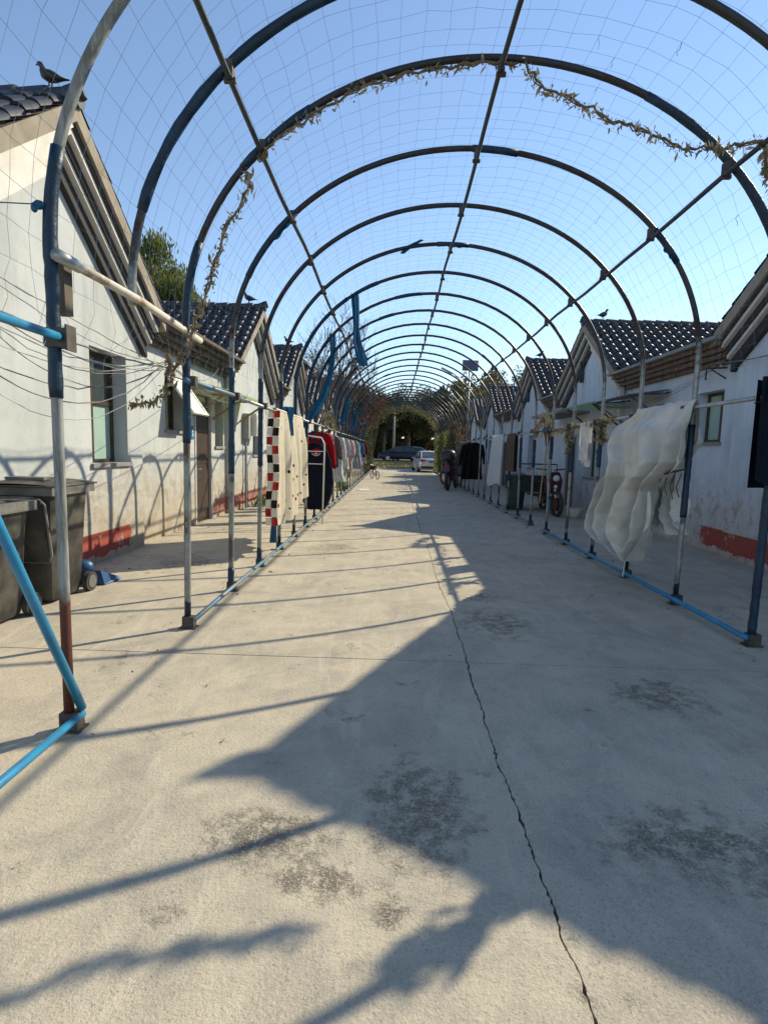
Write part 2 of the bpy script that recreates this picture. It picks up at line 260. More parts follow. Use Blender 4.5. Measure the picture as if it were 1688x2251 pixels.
# ------------------------------------------------------------------ mesh helpers
ORG = {}
class MB:
    def __init__(s): s.v = []; s.f = []; s.uv = None
    def add(s, vs, fs):
        o = len(s.v); s.v += [tuple(p) for p in vs]; s.f += [tuple(i+o for i in f) for f in fs]; return s
    def box(s, a, b):
        x0, y0, z0 = a; x1, y1, z1 = b
        return s.add([(x0, y0, z0), (x1, y0, z0), (x1, y1, z0), (x0, y1, z0), (x0, y0, z1), (x1, y0, z1), (x1, y1, z1), (x0, y1, z1)],
                     [(0, 3, 2, 1), (4, 5, 6, 7), (0, 1, 5, 4), (1, 2, 6, 5), (2, 3, 7, 6), (3, 0, 4, 7)])
    def obox(s, c, ax, ay, az):
        c = Vector(c); vs = []
        for k in (-1, 1):
            for (i, j) in ((-1, -1), (1, -1), (1, 1), (-1, 1)): vs.append(c+ax*i+ay*j+az*k)
        return s.add(vs, [(0, 3, 2, 1), (4, 5, 6, 7), (0, 1, 5, 4), (1, 2, 6, 5), (2, 3, 7, 6), (3, 0, 4, 7)])
    def prismx(s, poly, x0, x1):  # polygon in (y,z), extruded along x
        n = len(poly)
        vs = [(x0, y, z) for y, z in poly]+[(x1, y, z) for y, z in poly]
        fs = [tuple(range(n)), tuple(range(2*n-1, n-1, -1))]+[(i, i+n, (i+1) % n+n, (i+1) % n) for i in range(n)]
        return s.add(vs, fs)
    def loft(s, rings, cap=True, closed=True):
        n = len(rings[0]); o = []; fs = []
        for r in rings: o += r
        for i in range(len(rings)-1):
            for j in range(n if closed else n-1):
                k = (j+1) % n; fs.append((i*n+j, i*n+k, (i+1)*n+k, (i+1)*n+j))
        if cap and closed: fs.append(tuple(range(n-1, -1, -1))); fs.append(tuple((len(rings)-1)*n+j for j in range(n)))
        return s.add(o, fs)
    def tube(s, pts, r, n=6, cap=True, jit=0.0):
        pts = [Vector(p) for p in pts]; rs = r if isinstance(r, (list, tuple)) else [r]*len(pts)
        t = (pts[1]-pts[0]).normalized(); a = Vector((0, 0, 1)) if abs(t.z) < 0.9 else Vector((1, 0, 0))
        u = t.cross(a).normalized(); rings = []
        for i, p in enumerate(pts):
            tt = (pts[min(i+1, len(pts)-1)]-pts[max(i-1, 0)])
            if tt.length < 1e-9: tt = t
            tt = tt.normalized(); u = (u-tt*u.dot(tt))
            if u.length < 1e-6: u = tt.orthogonal()
            u = u.normalized(); w_ = tt.cross(u)
            rings.append([p+(u*cos(2*pi*k/n)+w_*sin(2*pi*k/n))*rs[i]*(1+(random.uniform(-jit, jit) if jit else 0)) for k in range(n)])
        return s.loft(rings, cap)
    def ball(s, c, r, n=8, m_=6):
        rx, ry, rz = (r, r, r) if isinstance(r, (int, float)) else r
        rings = []
        for i in range(m_+1):
            ph = -pi/2+pi*(0.04+0.92*i/m_)
            rings.append([(c[0]+rx*cos(ph)*cos(2*pi*k/n), c[1]+ry*cos(ph)*sin(2*pi*k/n), c[2]+rz*sin(ph)) for k in range(n)])
        return s.loft(rings)
    def cyl(s, a, b, r, n=12): return s.tube([a, b], r, n)
    def leaf(s, p, size, asp=2.0, dirv=None, up_=None):
        d = Vector(dirv) if dirv is not None else Vector((random.gauss(0, 1), random.gauss(0, 1), random.gauss(0, 1)))
        d = d.normalized(); q = Vector((random.gauss(0, 1), random.gauss(0, 1), random.gauss(0, 1))); q = d.cross(q).normalized()
        p = Vector(p); L = d*size*asp/2; W = q*size/2; bend = d.cross(q)*size*0.15
        return s.add([p-L, p+W*0.9-L*0.1+bend, p+L, p-W*0.9-L*0.1+bend], [(0, 1, 2, 3)])
    def grid(s, fn, nu, nv, uv=False):
        o = len(s.v); vs = [fn(i/nu, j/nv) for j in range(nv+1) for i in range(nu+1)]
        fs = [(j*(nu+1)+i, j*(nu+1)+i+1, (j+1)*(nu+1)+i+1, (j+1)*(nu+1)+i) for j in range(nv) for i in range(nu)]
        return s.add(vs, fs)
def world_org(o):
    return ORG.get(o, Vector((0, 0, 0)))
def obj(name, mb, mat, parent=None, smooth=False, org=None):
    """one mesh object; vertices given in world coordinates"""
    o3 = Vector(org) if org is not None else (world_org(parent) if parent else Vector((0, 0, 0)))
    me = bpy.data.meshes.new(name)
    me.from_pydata([(v[0]-o3.x, v[1]-o3.y, v[2]-o3.z) for v in mb.v], [], mb.f)
    if smooth: me.polygons.foreach_set('use_smooth', [True]*len(me.polygons))
    me.materials.append(MT[mat] if isinstance(mat, str) else mat); me.update()
    o = bpy.data.objects.new(name, me); COL.objects.link(o); ORG[o] = o3
    if parent: o.parent = parent; o.location = o3-world_org(parent)
    else: o.location = o3
    return o
def smooth_angle(o, deg=40):
    me = o.data
    me.polygons.foreach_set('use_smooth', [True]*len(me.polygons))
    try: me.set_sharp_from_angle(angle=radians(deg))
    except Exception: pass
    return o
def thing(name, label, cat, loc, group=None):
    o = bpy.data.objects.new(name, None); COL.objects.link(o); o.location = loc; ORG[o] = Vector(loc); o.empty_display_size = 0.1
    return tag(o, label, cat, group)
def tag(o, label, cat, group=None):
    o['label'] = label; o['category'] = cat
    if group: o['group'] = group
    return o
def stuff(o): o['kind'] = 'stuff'; return o
def struct(o): o['kind'] = 'structure'; return o

# ------------------------------------------------------------------ ground
def rise(x, y):
    t = min(max((y-45.5)/10.0, 0), 1); return -0.05+0.55*t*t*(3-2*t)
xs = [-900, -300, -120, -60, -30, -15, -8, -4, 0, 4, 8, 15, 30, 60, 120, 300, 900]
ys = [-200, -60, -20, 0, 20, 40, 45.5, 47, 48.5, 50, 51.5, 53, 54.5, 56, 60, 75, 100, 150, 300, 1200]
g = MB(); g.add([(x, y, rise(x, y)) for y in ys for x in xs], [(j*len(xs)+i, j*len(xs)+i+1, (j+1)*len(xs)+i+1, (j+1)*len(xs)+i) for j in range(len(ys)-1) for i in range(len(xs)-1)])
struct(obj('ground', g, 'soil', smooth=True))
pav = bpy.data.objects.new('lane_paving', None); COL.objects.link(pav); ORG[pav] = Vector((0, 0, 0)); struct(pav)
rj = random.Random(3)
rows = [-6.0, 3.80, 9.9, 16.0, 22.1, 28.2, 34.3, 40.4, 46.5]
for a, b_ in zip(rows[:-1], rows[1:]):
    step = 0.018 if b_ < 10 else (0.12 if b_ < 23 else 0.6)
    n = int((b_-a)/step); yy = [a+0.004+(b_-a-0.008)*i/n for i in range(n+1)]
    wob = 0; jag = []; gap = []
    for y in yy:
        wob = wob*0.72+rj.uniform(-.0055, .0055); jag.append(0.57+wob+0.012*sin(y*1.7))
        gap.append(0.0022+abs(rj.gauss(0, 0.0024))+(0.007 if rj.random() < 0.04 else 0)+0.0012*(sin(y*2.3) > .6))
    for side in (0, 1):
        m_ = MB(); pts = []
        for i, y in enumerate(yy):
            ox = -3.95 if side == 0 else 5.6
            jx = jag[i]-gap[i] if side == 0 else jag[i]+gap[i]
            pts.append((ox, jx, y))
        vs = []; fs = []
        dz = rj.uniform(-.002, .002)
        for (ox, jx, y) in pts: vs += [(ox, y, dz), (jx, y, dz), (jx, y, -.07), (ox, y, -.07)]
        for i in range(len(pts)-1):
            for k in range(4): q = (k+1) % 4; fs.append((i*4+k, i*4+q, i*4+4+q, i*4+4+k) if side else (i*4+q, i*4+k, i*4+4+k, i*4+4+q))
        e = len(pts)-1
        fs += [(0, 1, 2, 3), (e*4+3, e*4+2, e*4+1, e*4)]
        m_.add(vs, fs); obj('slab', m_, 'concrete', pav)

# ------------------------------------------------------------------ houses
TW, TL = 0.235, 0.30
def tile_mesh():
    m_ = MB(); n = 14; top = []; low = []
    for i in range(n+1):
        x = TW*1.04*i/n; t = i/n
        z = 0.066*sqrt(max(0, 1-(2*t/0.62-1)**2)) if t < 0.62 else 0.012*(t-0.62)/0.38*0.4
        top.append((x, z))
    vs = []
    for x, z in top: vs.append((x, -0.03, z+0.030))
    for x, z in top: vs.append((x, TL, z))
    for x, z in top: vs.append((x, -0.03, z+0.004))
    k = n+1
    fs = [(i, i+1, k+i+1, k+i) for i in range(n)]+[(2*k+i, 2*k+i+1, i+1, i) for i in range(n)]
    m_.add(vs, fs); return m_
TMB = tile_mesh()
TME = bpy.data.meshes.new('roof_tile'); TME.from_pydata(TMB.v, [], TMB.f); TME.materials.append(MT['tile']); TME.update()
TME.polygons.foreach_set('use_smooth', [i < 14 for i in range(len(TME.polygons))])

def facade(X, y0, y1, z0, z1, ops, s, dep=0.27):
    m_ = MB(); Y = sorted(set([y0, y1]+[o[0] for o in ops]+[o[1] for o in ops])); Z = sorted(set([z0, z1]+[o[2] for o in ops]+[o[3] for o in ops]))
    for i in range(len(Y)-1):
        for j in range(len(Z)-1):
            cy = (Y[i]+Y[i+1])/2; cz = (Z[j]+Z[j+1])/2
            if any(o[0] < cy < o[1] and o[2] < cz < o[3] for o in ops): continue
            q = [(X, Y[i], Z[j]), (X, Y[i+1], Z[j]), (X, Y[i+1], Z[j+1]), (X, Y[i], Z[j+1])]
            m_.add(q if s < 0 else q[::-1], [(0, 1, 2, 3)])
    for (a, b_, c, d) in ops:
        P = [(a, c), (b_, c), (b_, d), (a, d)]
        for k in range(4):
            p, q = P[k], P[(k+1) % 4]
            m_.add([(X, p[0], p[1]), (X, q[0], q[1]), (X+s*dep, q[0], q[1]), (X+s*dep, p[0], p[1])], [(0, 1, 2, 3)])
        m_.add([(X+s*(dep+.02), a, c), (X+s*(dep+.02), b_, c), (X+s*(dep+.02), b_, d), (X+s*(dep+.02), a, d)], [(0, 1, 2, 3)])
    return m_
def window(parent, X, s, y0, y1, z0, z1, mull=0.55, pane='glass', pane2=None, frame='frame', sill=True, fw_=0.05, hbar=None):
    d0, d1 = X+s*0.19, X+s*0.25
    f = MB(); a, b_ = min(d0, d1), max(d0, d1)
    f.box((a, y0, z0), (b_, y0+fw_, z1)); f.box((a, y1-fw_, z0), (b_, y1, z1))
    f.box((a, y0+fw_, z0), (b_, y1-fw_, z0+fw_)); f.box((a, y0+fw_, z1-fw_), (b_, y1-fw_, z1))
    ym = y0+(y1-y0)*mull
    if mull: f.box((a-0.004, ym-fw_*.6, z0+fw_), (b_+0.004, ym+fw_*.6, z1-fw_))
    wd = obj('window', f, frame, parent)
    xs_ = X+s*0.225
    parts = [(y0+fw_, ym-fw_*.6, pane), (ym+fw_*.6, y1-fw_, pane2 or pane)] if mull else [(y0+fw_, y1-fw_, pane)]
    if hbar:
        zh = z0+(z1-z0)*hbar; hb = MB(); hb.box((a-0.006, y0+fw_, zh-fw_*.6), (b_+0.006, y1-fw_, zh+fw_*.6)); obj('transom', hb, frame, wd)
        for (p, q, mt) in parts:
            for (za, zb_, m2) in ((z0+fw_, zh-fw_*.6, 'curtain'), (zh+fw_*.6, z1-fw_, 'glass')):
                m_ = MB(); m_.box((xs_-0.004, p, za), (xs_+0.004, q, zb_)); obj('pane', m_, m2, wd)
        parts = []
    for (p, q, mt) in parts:
        m_ = MB(); m_.box((xs_-0.004, p, z0+fw_), (xs_+0.004, q, z1-fw_)); obj('pane', m_, mt, wd)
    if sill:
        m_ = MB(); lo, hi = sorted((X-s*0.04, X+s*0.19)); m_.box((lo, y0-0.04, z0-0.05), (hi, y1+0.04, z0-0.001)); obj('sill', m_, 'slab', wd)
    return wd
def door(parent, X, s, y0, y1, z1, leaf='door', frame='dframe', transom=True):
    f = MB(); a, b_ = sorted((X-s*0.015, X+s*0.10)); t = 0.07
    f.box((a, y0, 0), (b_, y0+t, z1)); f.box((a, y1-t, 0), (b_, y1, z1)); f.box((a, y0+t, z1-t), (b_, y1-t, z1))
    zt = z1-0.42 if transom else z1-t
    if transom: f.box((a, y0+t, zt-0.03), (b_, y1-t, zt+0.03))
    fr = obj('door_frame', f, frame, parent)
    m_ = MB(); p, q = sorted((X+s*0.04, X+s*0.085)); m_.box((p, y0+t, 0.01), (q, y1-t, zt-0.03))
    for zz in (0.25, 1.15): m_.box((p-0.012 if s > 0 else q, y0+t+.12, zz), (p if s > 0 else q+0.012, y1-t-.12, zz+0.7))
    lf = obj('door', m_, leaf, parent)
    h = MB(); hx = X-s*-0.0; h.cyl((X+s*0.04, y0+t+.07, 1.05), (X-s*0.03, y0+t+.07, 1.05), 0.012); h.cyl((X-s*0.03, y0+t+.07, 1.05), (X-s*0.03, y0+t+.19, 1.05), 0.012); obj('handle', h, 'chrome', lf)
    if transom:
        m_ = MB(); m_.box((p+.012, y0+t, zt+.03), (q-.012, y1-t, z1-t)); tr = obj('transom_pane', m_, 'glass', parent)
        b2 = MB()
        for k in range(9):
            y = y0+t+(y1-y0-2*t)*(k+.5)/9; b2.box((p-.02, y-.008, zt+.03), (p-.006, y+.008, z1-t))
        obj('transom_bar', b2, 'frame', tr)
def gable_house(s, Yc, label, ops=(), wins=(), tiles=0, hw=2.05, zE=None, zA=None, depth=7.0, band='wallL', pipe=None):
    zA = 4.86 if s < 0 else 4.80; zE = 3.35 if s < 0 else 3.42
    Xw = -3.66 if s < 0 else 5.15
    h = thing('gable_house', label, 'house', (Xw, Yc, 0), 'gabled row houses along the lane')
    Y0, Y1 = Yc-hw, Yc+hw
    w_ = facade(Xw, Y0, Y1, 0, zE, list(ops), s)
    tri = [(Xw, Y0, zE), (Xw, Y1, zE), (Xw, Yc, zA)]; w_.add(tri if s < 0 else tri[::-1], [(0, 1, 2)])
    Xb = Xw+s*depth
    w_.add([(Xw, Y0, 0), (Xw, Y0, zE), (Xb, Y0, zE), (Xb, Y0, 0)], [(0, 1, 2, 3)]); w_.add([(Xw, Y1, 0), (Xw, Y1, zE), (Xb, Y1, zE), (Xb, Y1, 0)], [(0, 1, 2, 3)])
    w_.add([(Xb, Y0, 0), (Xb, Y1, 0), (Xb, Y1, zE), (Xb, Yc, zA), (Xb, Y0, zE)], [(0, 1, 2, 3, 4)])
    obj('wall', w_, band, h)
    for kw in wins: window(h, Xw, s, *kw[0], **kw[1])
    ang = math.atan2(zA-zE, hw); ov = 0.20
    sl_ = (zA-zE)/hw
    Xo = Xw-s*0.30
    r = MB(); zr = zA+0.13
    for d in (-1, 1):
        ye = Yc+d*(hw+ov); zl = zr-sl_*(hw+ov)
        r.prismx([(Yc, zr), (ye, zl), (ye, zl-0.10), (Yc, zr-0.10)], min(Xo+s*.012, Xb), max(Xo+s*.012, Xb))
    roof = obj('roof', r, 'strip_d', h)
    rc = MB(); n = int(depth/0.32)
    pts = []; rr = []
    for k in range(n):
        x = Xo-s*0.04+s*k*0.32; pts += [(x, Yc, zr+0.035), (x+s*0.30, Yc, zr+0.035)]; rr += [0.105, 0.082]
    rc.tube(pts, rr, 8); rc.tube([(Xo-s*.05, Yc, zr+.03), (Xo-s*.03, Yc, zr+.15), (Xo+s*.12, Yc, zr+.10)], [0.06, 0.05, 0.04], 6)
    smooth_angle(obj('ridge_cap', rc, 'tile', h), 50)
    # verge mouldings, stepped one under the other
    for d in (-1, 1):
        for (v0, v1, pr, mt, nm) in ((0.005, 0.20, 0.30, 'verge', 'verge_board'), (0.20, 0.26, 0.26, 'strip_d', 'verge_moulding'), (0.26, 0.325, 0.235, 'strip_w', 'verge_moulding'), (0.325, 0.43, 0.17, 'strip_d', 'verge_moulding'), (0.43, 0.49, 0.14, 'strip_w', 'verge_moulding'), (0.49, 0.68, 0.07, 'strip_d', 'verge_moulding')):
            if d < 0 and mt == 'strip_d': mt = 'strip_w'
            ye = Yc+d*(hw+ov-(0 if v0 < .1 else .12)); top = zr+0.01; zl = top-sl_*abs(ye-Yc)
            y_in = Yc
            poly = [(y_in, top-v0), (ye, zl-v0), (ye, zl-v1), (y_in, top-v1)]
            b_ = MB(); xa, xb = sorted((Xw-s*pr, Xw+s*(0.02 if v0 > .1 else -0.02))); b_.prismx(poly, xa, xb); obj(nm, b_, mt, h)
    # tiles
    slen = (hw+ov)/cos(ang); nr = int(slen/0.285)+1; pitch = slen/nr; nc = int(depth/TW)
    joined = MB()
    for d in (-1, 1):
        for c in range(nc):
            for q in range(nr):
                # q = 0 at eave
                x = Xo+s*(c*TW)-(TW if s < 0 else 0)
                ye = Yc+d*(hw+ov); zl = zr-sl_*(hw+ov)
                y = ye-d*cos(ang)*q*pitch; z = zl+sin(ang)*q*pitch+0.012
                single = (d < 0 and c < tiles)
                if d > 0:
                    R = Matrix.Rotation(pi, 3, 'Z') @ Matrix.Rotation(ang, 3, 'X'); P = Vector((x+TW, y, z))
                else: R = Matrix.Rotation(ang, 3, 'X'); P = Vector((x, y, z))
                P = P+Vector((random.uniform(-.004, .004), 0, random.uniform(-.003, .004)))
                R = R @ Matrix.Rotation(random.gauss(0, .012), 3, 'Z') @ Matrix.Rotation(random.gauss(0, .02), 3, 'Y')
                if single:
                    o = bpy.data.objects.new('roof_tile', TME); COL.objects.link(o); o.parent = roof
                    o.matrix_local = Matrix.Translation(P-world_org(h)) @ R.to_4x4()
                elif d < 0 or c < 4 or q > nr-3:
                    joined.add([P+R @ Vector(v) for v in TMB.v], TMB.f)
    jo = obj('tile_field', joined, 'tile', h); smooth_angle(jo, 50); stuff(jo)
    if pipe:
        m_ = MB(); m_.box((Xw-s*0.06-.04, pipe[0]-.05, pipe[1]), (Xw-s*0.06+.04, pipe[0]+.05, pipe[2])); obj('vent_box', m_, 'strip_d', h)
    return h
def link_wing(s, ya, yb, label, ops=(), band='wallL', corb='corbel2', zt=3.0):
    Xw = (-3.66 if s < 0 else 5.15)+s*0.09
    l = thing('link_wing', label, 'building', (Xw, (ya+yb)/2, 0), 'low wings between the gabled houses')
    w_ = facade(Xw, ya, yb, 0, zt+.25, list(ops), s); obj('wall', w_, band, l)
    yy0, yy1 = ya+0.03, yb-0.03
    for k in range(4):
        pr = 0.09+0.09*k; z0 = zt+0.075*k
        nb = max(3, int((yy1-yy0)/0.25)); bm_ = MB()
        for i in range(nb):
            y0 = yy0+(yy1-yy0)*i/nb; y1 = yy0+(yy1-yy0)*(i+1)/nb; p2 = pr+random.uniform(-.02, .02)
            xa, xb = sorted((Xw-s*p2, Xw+s*0.02)); bm_.box((xa, y0+.004, z0+.004), (xb, y1-.004, z0+.071+random.uniform(-.004, .003)))
        stuff(obj('corbel_course', bm_, corb, l))
    r = MB(); xa, xb = sorted((Xw-s*0.46, Xw+s*6)); r.box((xa, ya+0.01, zt+.305), (xb, yb-0.01, zt+.36)); obj('roof_slab', r, 'corbel2' if s < 0 else 'slab', l)
    return l, Xw
HL = [6.0, 14.25, 19.65, 28.0, 33.6]; HR = [6.46, 14.8, 20.8, 29.3, 35.4]
# left row
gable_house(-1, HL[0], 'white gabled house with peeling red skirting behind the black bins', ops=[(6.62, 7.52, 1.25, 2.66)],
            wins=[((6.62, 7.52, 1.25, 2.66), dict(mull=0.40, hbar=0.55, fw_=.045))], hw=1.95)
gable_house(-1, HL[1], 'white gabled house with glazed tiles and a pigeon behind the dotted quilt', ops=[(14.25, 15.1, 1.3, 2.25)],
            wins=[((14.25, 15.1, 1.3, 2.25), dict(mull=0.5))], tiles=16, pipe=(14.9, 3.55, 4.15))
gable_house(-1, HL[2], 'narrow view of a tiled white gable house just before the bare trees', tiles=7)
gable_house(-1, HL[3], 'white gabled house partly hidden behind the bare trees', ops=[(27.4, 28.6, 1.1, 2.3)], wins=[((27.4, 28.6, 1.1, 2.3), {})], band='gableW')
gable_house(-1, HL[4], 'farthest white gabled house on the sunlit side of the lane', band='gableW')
l, X = link_wing(-1, 2.2, 4.05, 'short low wing on the sunlit side in front of the bins house')
l, X = link_wing(-1, 7.95, 12.2, 'low white wing with brown door and green canopy', ops=[(9.0, 9.8, 1.75, 2.66), (10.3, 11.28, 0, 2.55), (11.5, 12.05, 1.5, 2.45)])
LW1, LX = l, X
door(l, X, -1, 10.3, 11.28, 2.55)
window(l, X, -1, 11.5, 12.05, 1.5, 2.45, mull=0)
wd = window(l, X, -1, 9.0, 9.8, 1.75, 2.66, mull=0)
m_ = MB(); m_.box((X+.0, 10.12, 1.62), (X+.012, 10.26, 1.86)); sg_ = obj('sign_plate', m_, 'bluepaint', l); m_ = MB(); m_.box((X+.013, 10.17, 1.67), (X+.015, 10.21, 1.81)); obj('sign_mark', m_, 'pvcwhite', sg_)
# top-hung sash standing open
sh = MB(); hinge = Vector((X+.03, 9.4, 2.62)); ax = Vector((0, .36, 0)); dn = Vector((sin(.62), 0, -cos(.62))); nz = ax.cross(dn).normalized()
cen = hinge+dn*0.37
for (c, a, b_) in ((cen+ax*0.92, ax*.08, dn*.36), (cen-ax*0.92, ax*.08, dn*.36), (cen+dn*.33, ax*.84, dn*.03), (cen-dn*.33, ax*.84, dn*.03)): sh.obox(c, a, b_, nz*.018)
so_ = obj('open_sash', sh, 'white_frame', l); pn = MB(); pn.obox(cen, ax*.84, dn*.30, nz*.004); obj('pane', pn, 'white_frame', so_)
# canopy
cn = MB(); X0 = X; nn_ = 60
def cfun(u, v): return (X0+0.02+0.75*v, 10.2+3.0*u, 2.68-0.17*v+0.014*sin(u*60*pi*.5))
cn.grid(cfun, 120, 2); cn.grid(lambda u, v: tuple(Vector(cfun(1-u, v))-Vector((0, 0, .006))), 120, 2)
cno = obj('canopy', cn, 'canopy', l)
m_ = MB(); m_.box((X0+.73, 10.2, 2.44), (X0+.75, 13.2, 2.47)); obj('canopy_edge', m_, 'wood', cno)
for yy in (10.25, 11.36, 13.1):
    m_ = MB(); m_.tube([(X0+.0, yy, 2.05), (X0+.70, yy, 2.53)], .022, 4); m_.tube([(X0+.0, yy, 2.56), (X0+.72, yy, 2.53)], .018, 4); obj('bracket', m_, 'wood', cno)
l, X = link_wing(-1, 16.3, 17.6, 'short low wing tucked between two sunlit gables')
l, X = link_wing(-1, 21.7, 25.95, 'low white wing beside the bare trees', ops=[(23, 24, 0, 2.1)]); door(l, X, -1, 23, 24, 2.1, transom=False)
l, X = link_wing(-1, 30.05, 31.55, 'far short low wing on the sunlit side')
# right row
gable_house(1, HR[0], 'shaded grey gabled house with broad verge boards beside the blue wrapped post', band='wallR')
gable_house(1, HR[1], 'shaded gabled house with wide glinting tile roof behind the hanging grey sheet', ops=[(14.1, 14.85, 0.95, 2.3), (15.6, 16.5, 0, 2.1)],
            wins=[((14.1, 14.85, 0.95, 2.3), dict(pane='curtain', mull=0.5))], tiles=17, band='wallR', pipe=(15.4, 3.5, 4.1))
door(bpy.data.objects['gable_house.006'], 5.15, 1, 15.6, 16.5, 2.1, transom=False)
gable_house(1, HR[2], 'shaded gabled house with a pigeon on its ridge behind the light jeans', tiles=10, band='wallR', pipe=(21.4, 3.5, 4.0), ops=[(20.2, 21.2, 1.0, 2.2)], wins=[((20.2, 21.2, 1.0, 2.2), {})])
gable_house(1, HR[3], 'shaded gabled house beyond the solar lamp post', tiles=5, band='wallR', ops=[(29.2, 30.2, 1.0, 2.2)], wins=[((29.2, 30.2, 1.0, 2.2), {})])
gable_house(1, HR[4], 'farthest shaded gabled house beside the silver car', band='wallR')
l, X = link_wing(1, 2.6, 4.38, 'short low wing on the shaded side of the lane', band='wallR', corb='corbel')
l, X = link_wing(1, 8.53, 12.75, 'low shaded wing with red brown brick eave and open window', ops=[(8.95, 9.75, 1.78, 2.62), (10.9, 12.3, 1.25, 2.55)], band='wallR', corb='corbel')
RW1, RX = l, X
window(l, X, 1, 8.95, 9.75, 1.78, 2.62, mull=0.45, pane='curtain')
window(l, X, 1, 10.9, 12.3, 1.25, 2.55, mull=0.5)
# bracket awning frame over that window
aw = MB()
for yy in (10.7, 12.5): aw.tube([(X, yy, 2.75), (X-.75, yy, 2.66), (X-.02, yy, 2.2)], .02, 5)
aw.tube([(X-.75, 10.7, 2.66), (X-.75, 12.5, 2.66)], .02, 5); awo = obj('awning_frame', aw, 'clamp', l)
sh = MB(); sh.grid(lambda u, v: (X-.02-.78*v, 10.65+1.9*u, 2.80-.11*v+.012*sin(u*70)), 60, 2); obj('awning_sheet', sh, 'greyboard', awo)
sh = MB(); sh.box((X-.85, 12.55, 2.70), (X-.02, 14.6, 2.715)); obj('porch_sheet', sh, 'canopy', l)
sh = MB(); sh.box((X-.9, 14.7, 2.62), (X-.06, 17.6, 2.70)); obj('porch_slab', sh, 'slab', l)
for yy in (12.7, 14.5):
    b_ = MB(); b_.tube([(X, yy, 2.1), (X-.75, yy, 2.69)], .022, 4); obj('bracket', b_, 'clamp', l)
b_ = MB(); b_.tube([(X, 8.95, 2.95), (X-.32, 8.95, 2.93), (X-.32, 8.95, 2.75)], .015, 5); b_.tube([(X, 8.95, 2.78), (X-.25, 8.95, 2.92)], .012, 4); obj('wire_bracket', b_, 'clamp', l)
b_ = MB(); b_.ball((X-.05, 9.02, 3.02), (.03, .03, .05)); obj('insulator', b_, 'pvcwhite', l)
l, X = link_wing(1, 16.85, 18.75, 'short low shaded wing between two tiled gables', band='wallR', corb='corbel')
l, X = link_wing(1, 22.85, 27.25, 'low shaded wing behind the black coats', ops=[(25.5, 26.5, 0, 2.1)], band='wallR', corb='corbel'); door(l, X, 1, 25.5, 26.5, 2.1, transom=False)
l, X = link_wing(1, 31.35, 33.35, 'far short low wing on the shaded side', band='wallR', corb='corbel')
# electric boxes on the left wall
eb = thing('meter_box', 'white electric meter box hanging beside the green canopy', 'box', (-3.5, 13.75, 1.78))
m_ = MB(); m_.box((-3.655, 13.5, 1.78), (-3.38, 14.05, 2.32)); obj('case', m_, 'pvcwhite', eb)
m_ = MB(); m_.box((-3.38, 13.54, 1.82), (-3.365, 14.01, 2.28)); obj('cover', m_, 'pvcwhite', eb)
pst = MB(); pst.tube([(-3.60, 13.35, 0), (-3.60, 13.35, 1.75)], .03, 6); pst.box((-3.655, 13.25, 1.7), (-3.5, 13.45, 2.3)); tag(obj('conduit_riser', pst, 'greyboard'), 'grey conduit riser with small switch box against the sunlit wall', 'conduit')

# ------------------------------------------------------------------ arched tunnel frame
XL, XR, ZS, RA = -1.66, 2.95, 2.45, 1.93
XC, HWD = (XL+XR)/2, (XR-XL)/2
def arch_pt(t, off=0.0):
    if t <= 1: return (XL-off, ZS*t)
    if t >= 2: return (XR+off, ZS*(3-t))
    a = pi*(2-t); return (XC+(HWD+off)*cos(a), ZS+(RA+off)*sin(a))
frame = thing('arched_tunnel_frame', 'long tunnel of rusty steel hoops wrapped in blue plastic over the lane', 'frame', (XC, 1.45, 0))
Y0A, SP = 4.357, 1.2065
arch_y = [1.48, 2.70, 3.52]+[Y0A+SP*i for i in range(30)]
ra = random.Random(11)
SLV = {1: [(.70, 1.07), (2.4, 2.75)], 2: [(1.08, 1.46), (1.50, 1.62), (2.15, 2.4)], 3: [(.62, 1.10), (1.20, 1.30), (1.66, 1.88), (1.9, 2.12), (2.2, 2.96)], 4: [(.02, .10), (.50, .93), (1.12, 1.24), (1.50, 1.56), (1.78, 1.84), (2.25, 2.63)],
       5: [(.02, .10), (.52, .95), (2.15, 2.40)], 6: [(.55, 1.0), (1.48, 1.54), (2.2, 2.45)], 7: [(.6, 1.28), (1.30, 1.36), (2.3, 2.5)], 8: [(.7, 1.2), (1.4, 1.47), (2.2, 2.42)]}
jit = {}
def amap(i, t, off=0.0):
    x, z = arch_pt(t, off); jx, jy, sx = jit[i]
    k = z/4.4
    return Vector((x+jx*k*(1-k*.5)*1.6, arch_y[i]+jy*k, z))
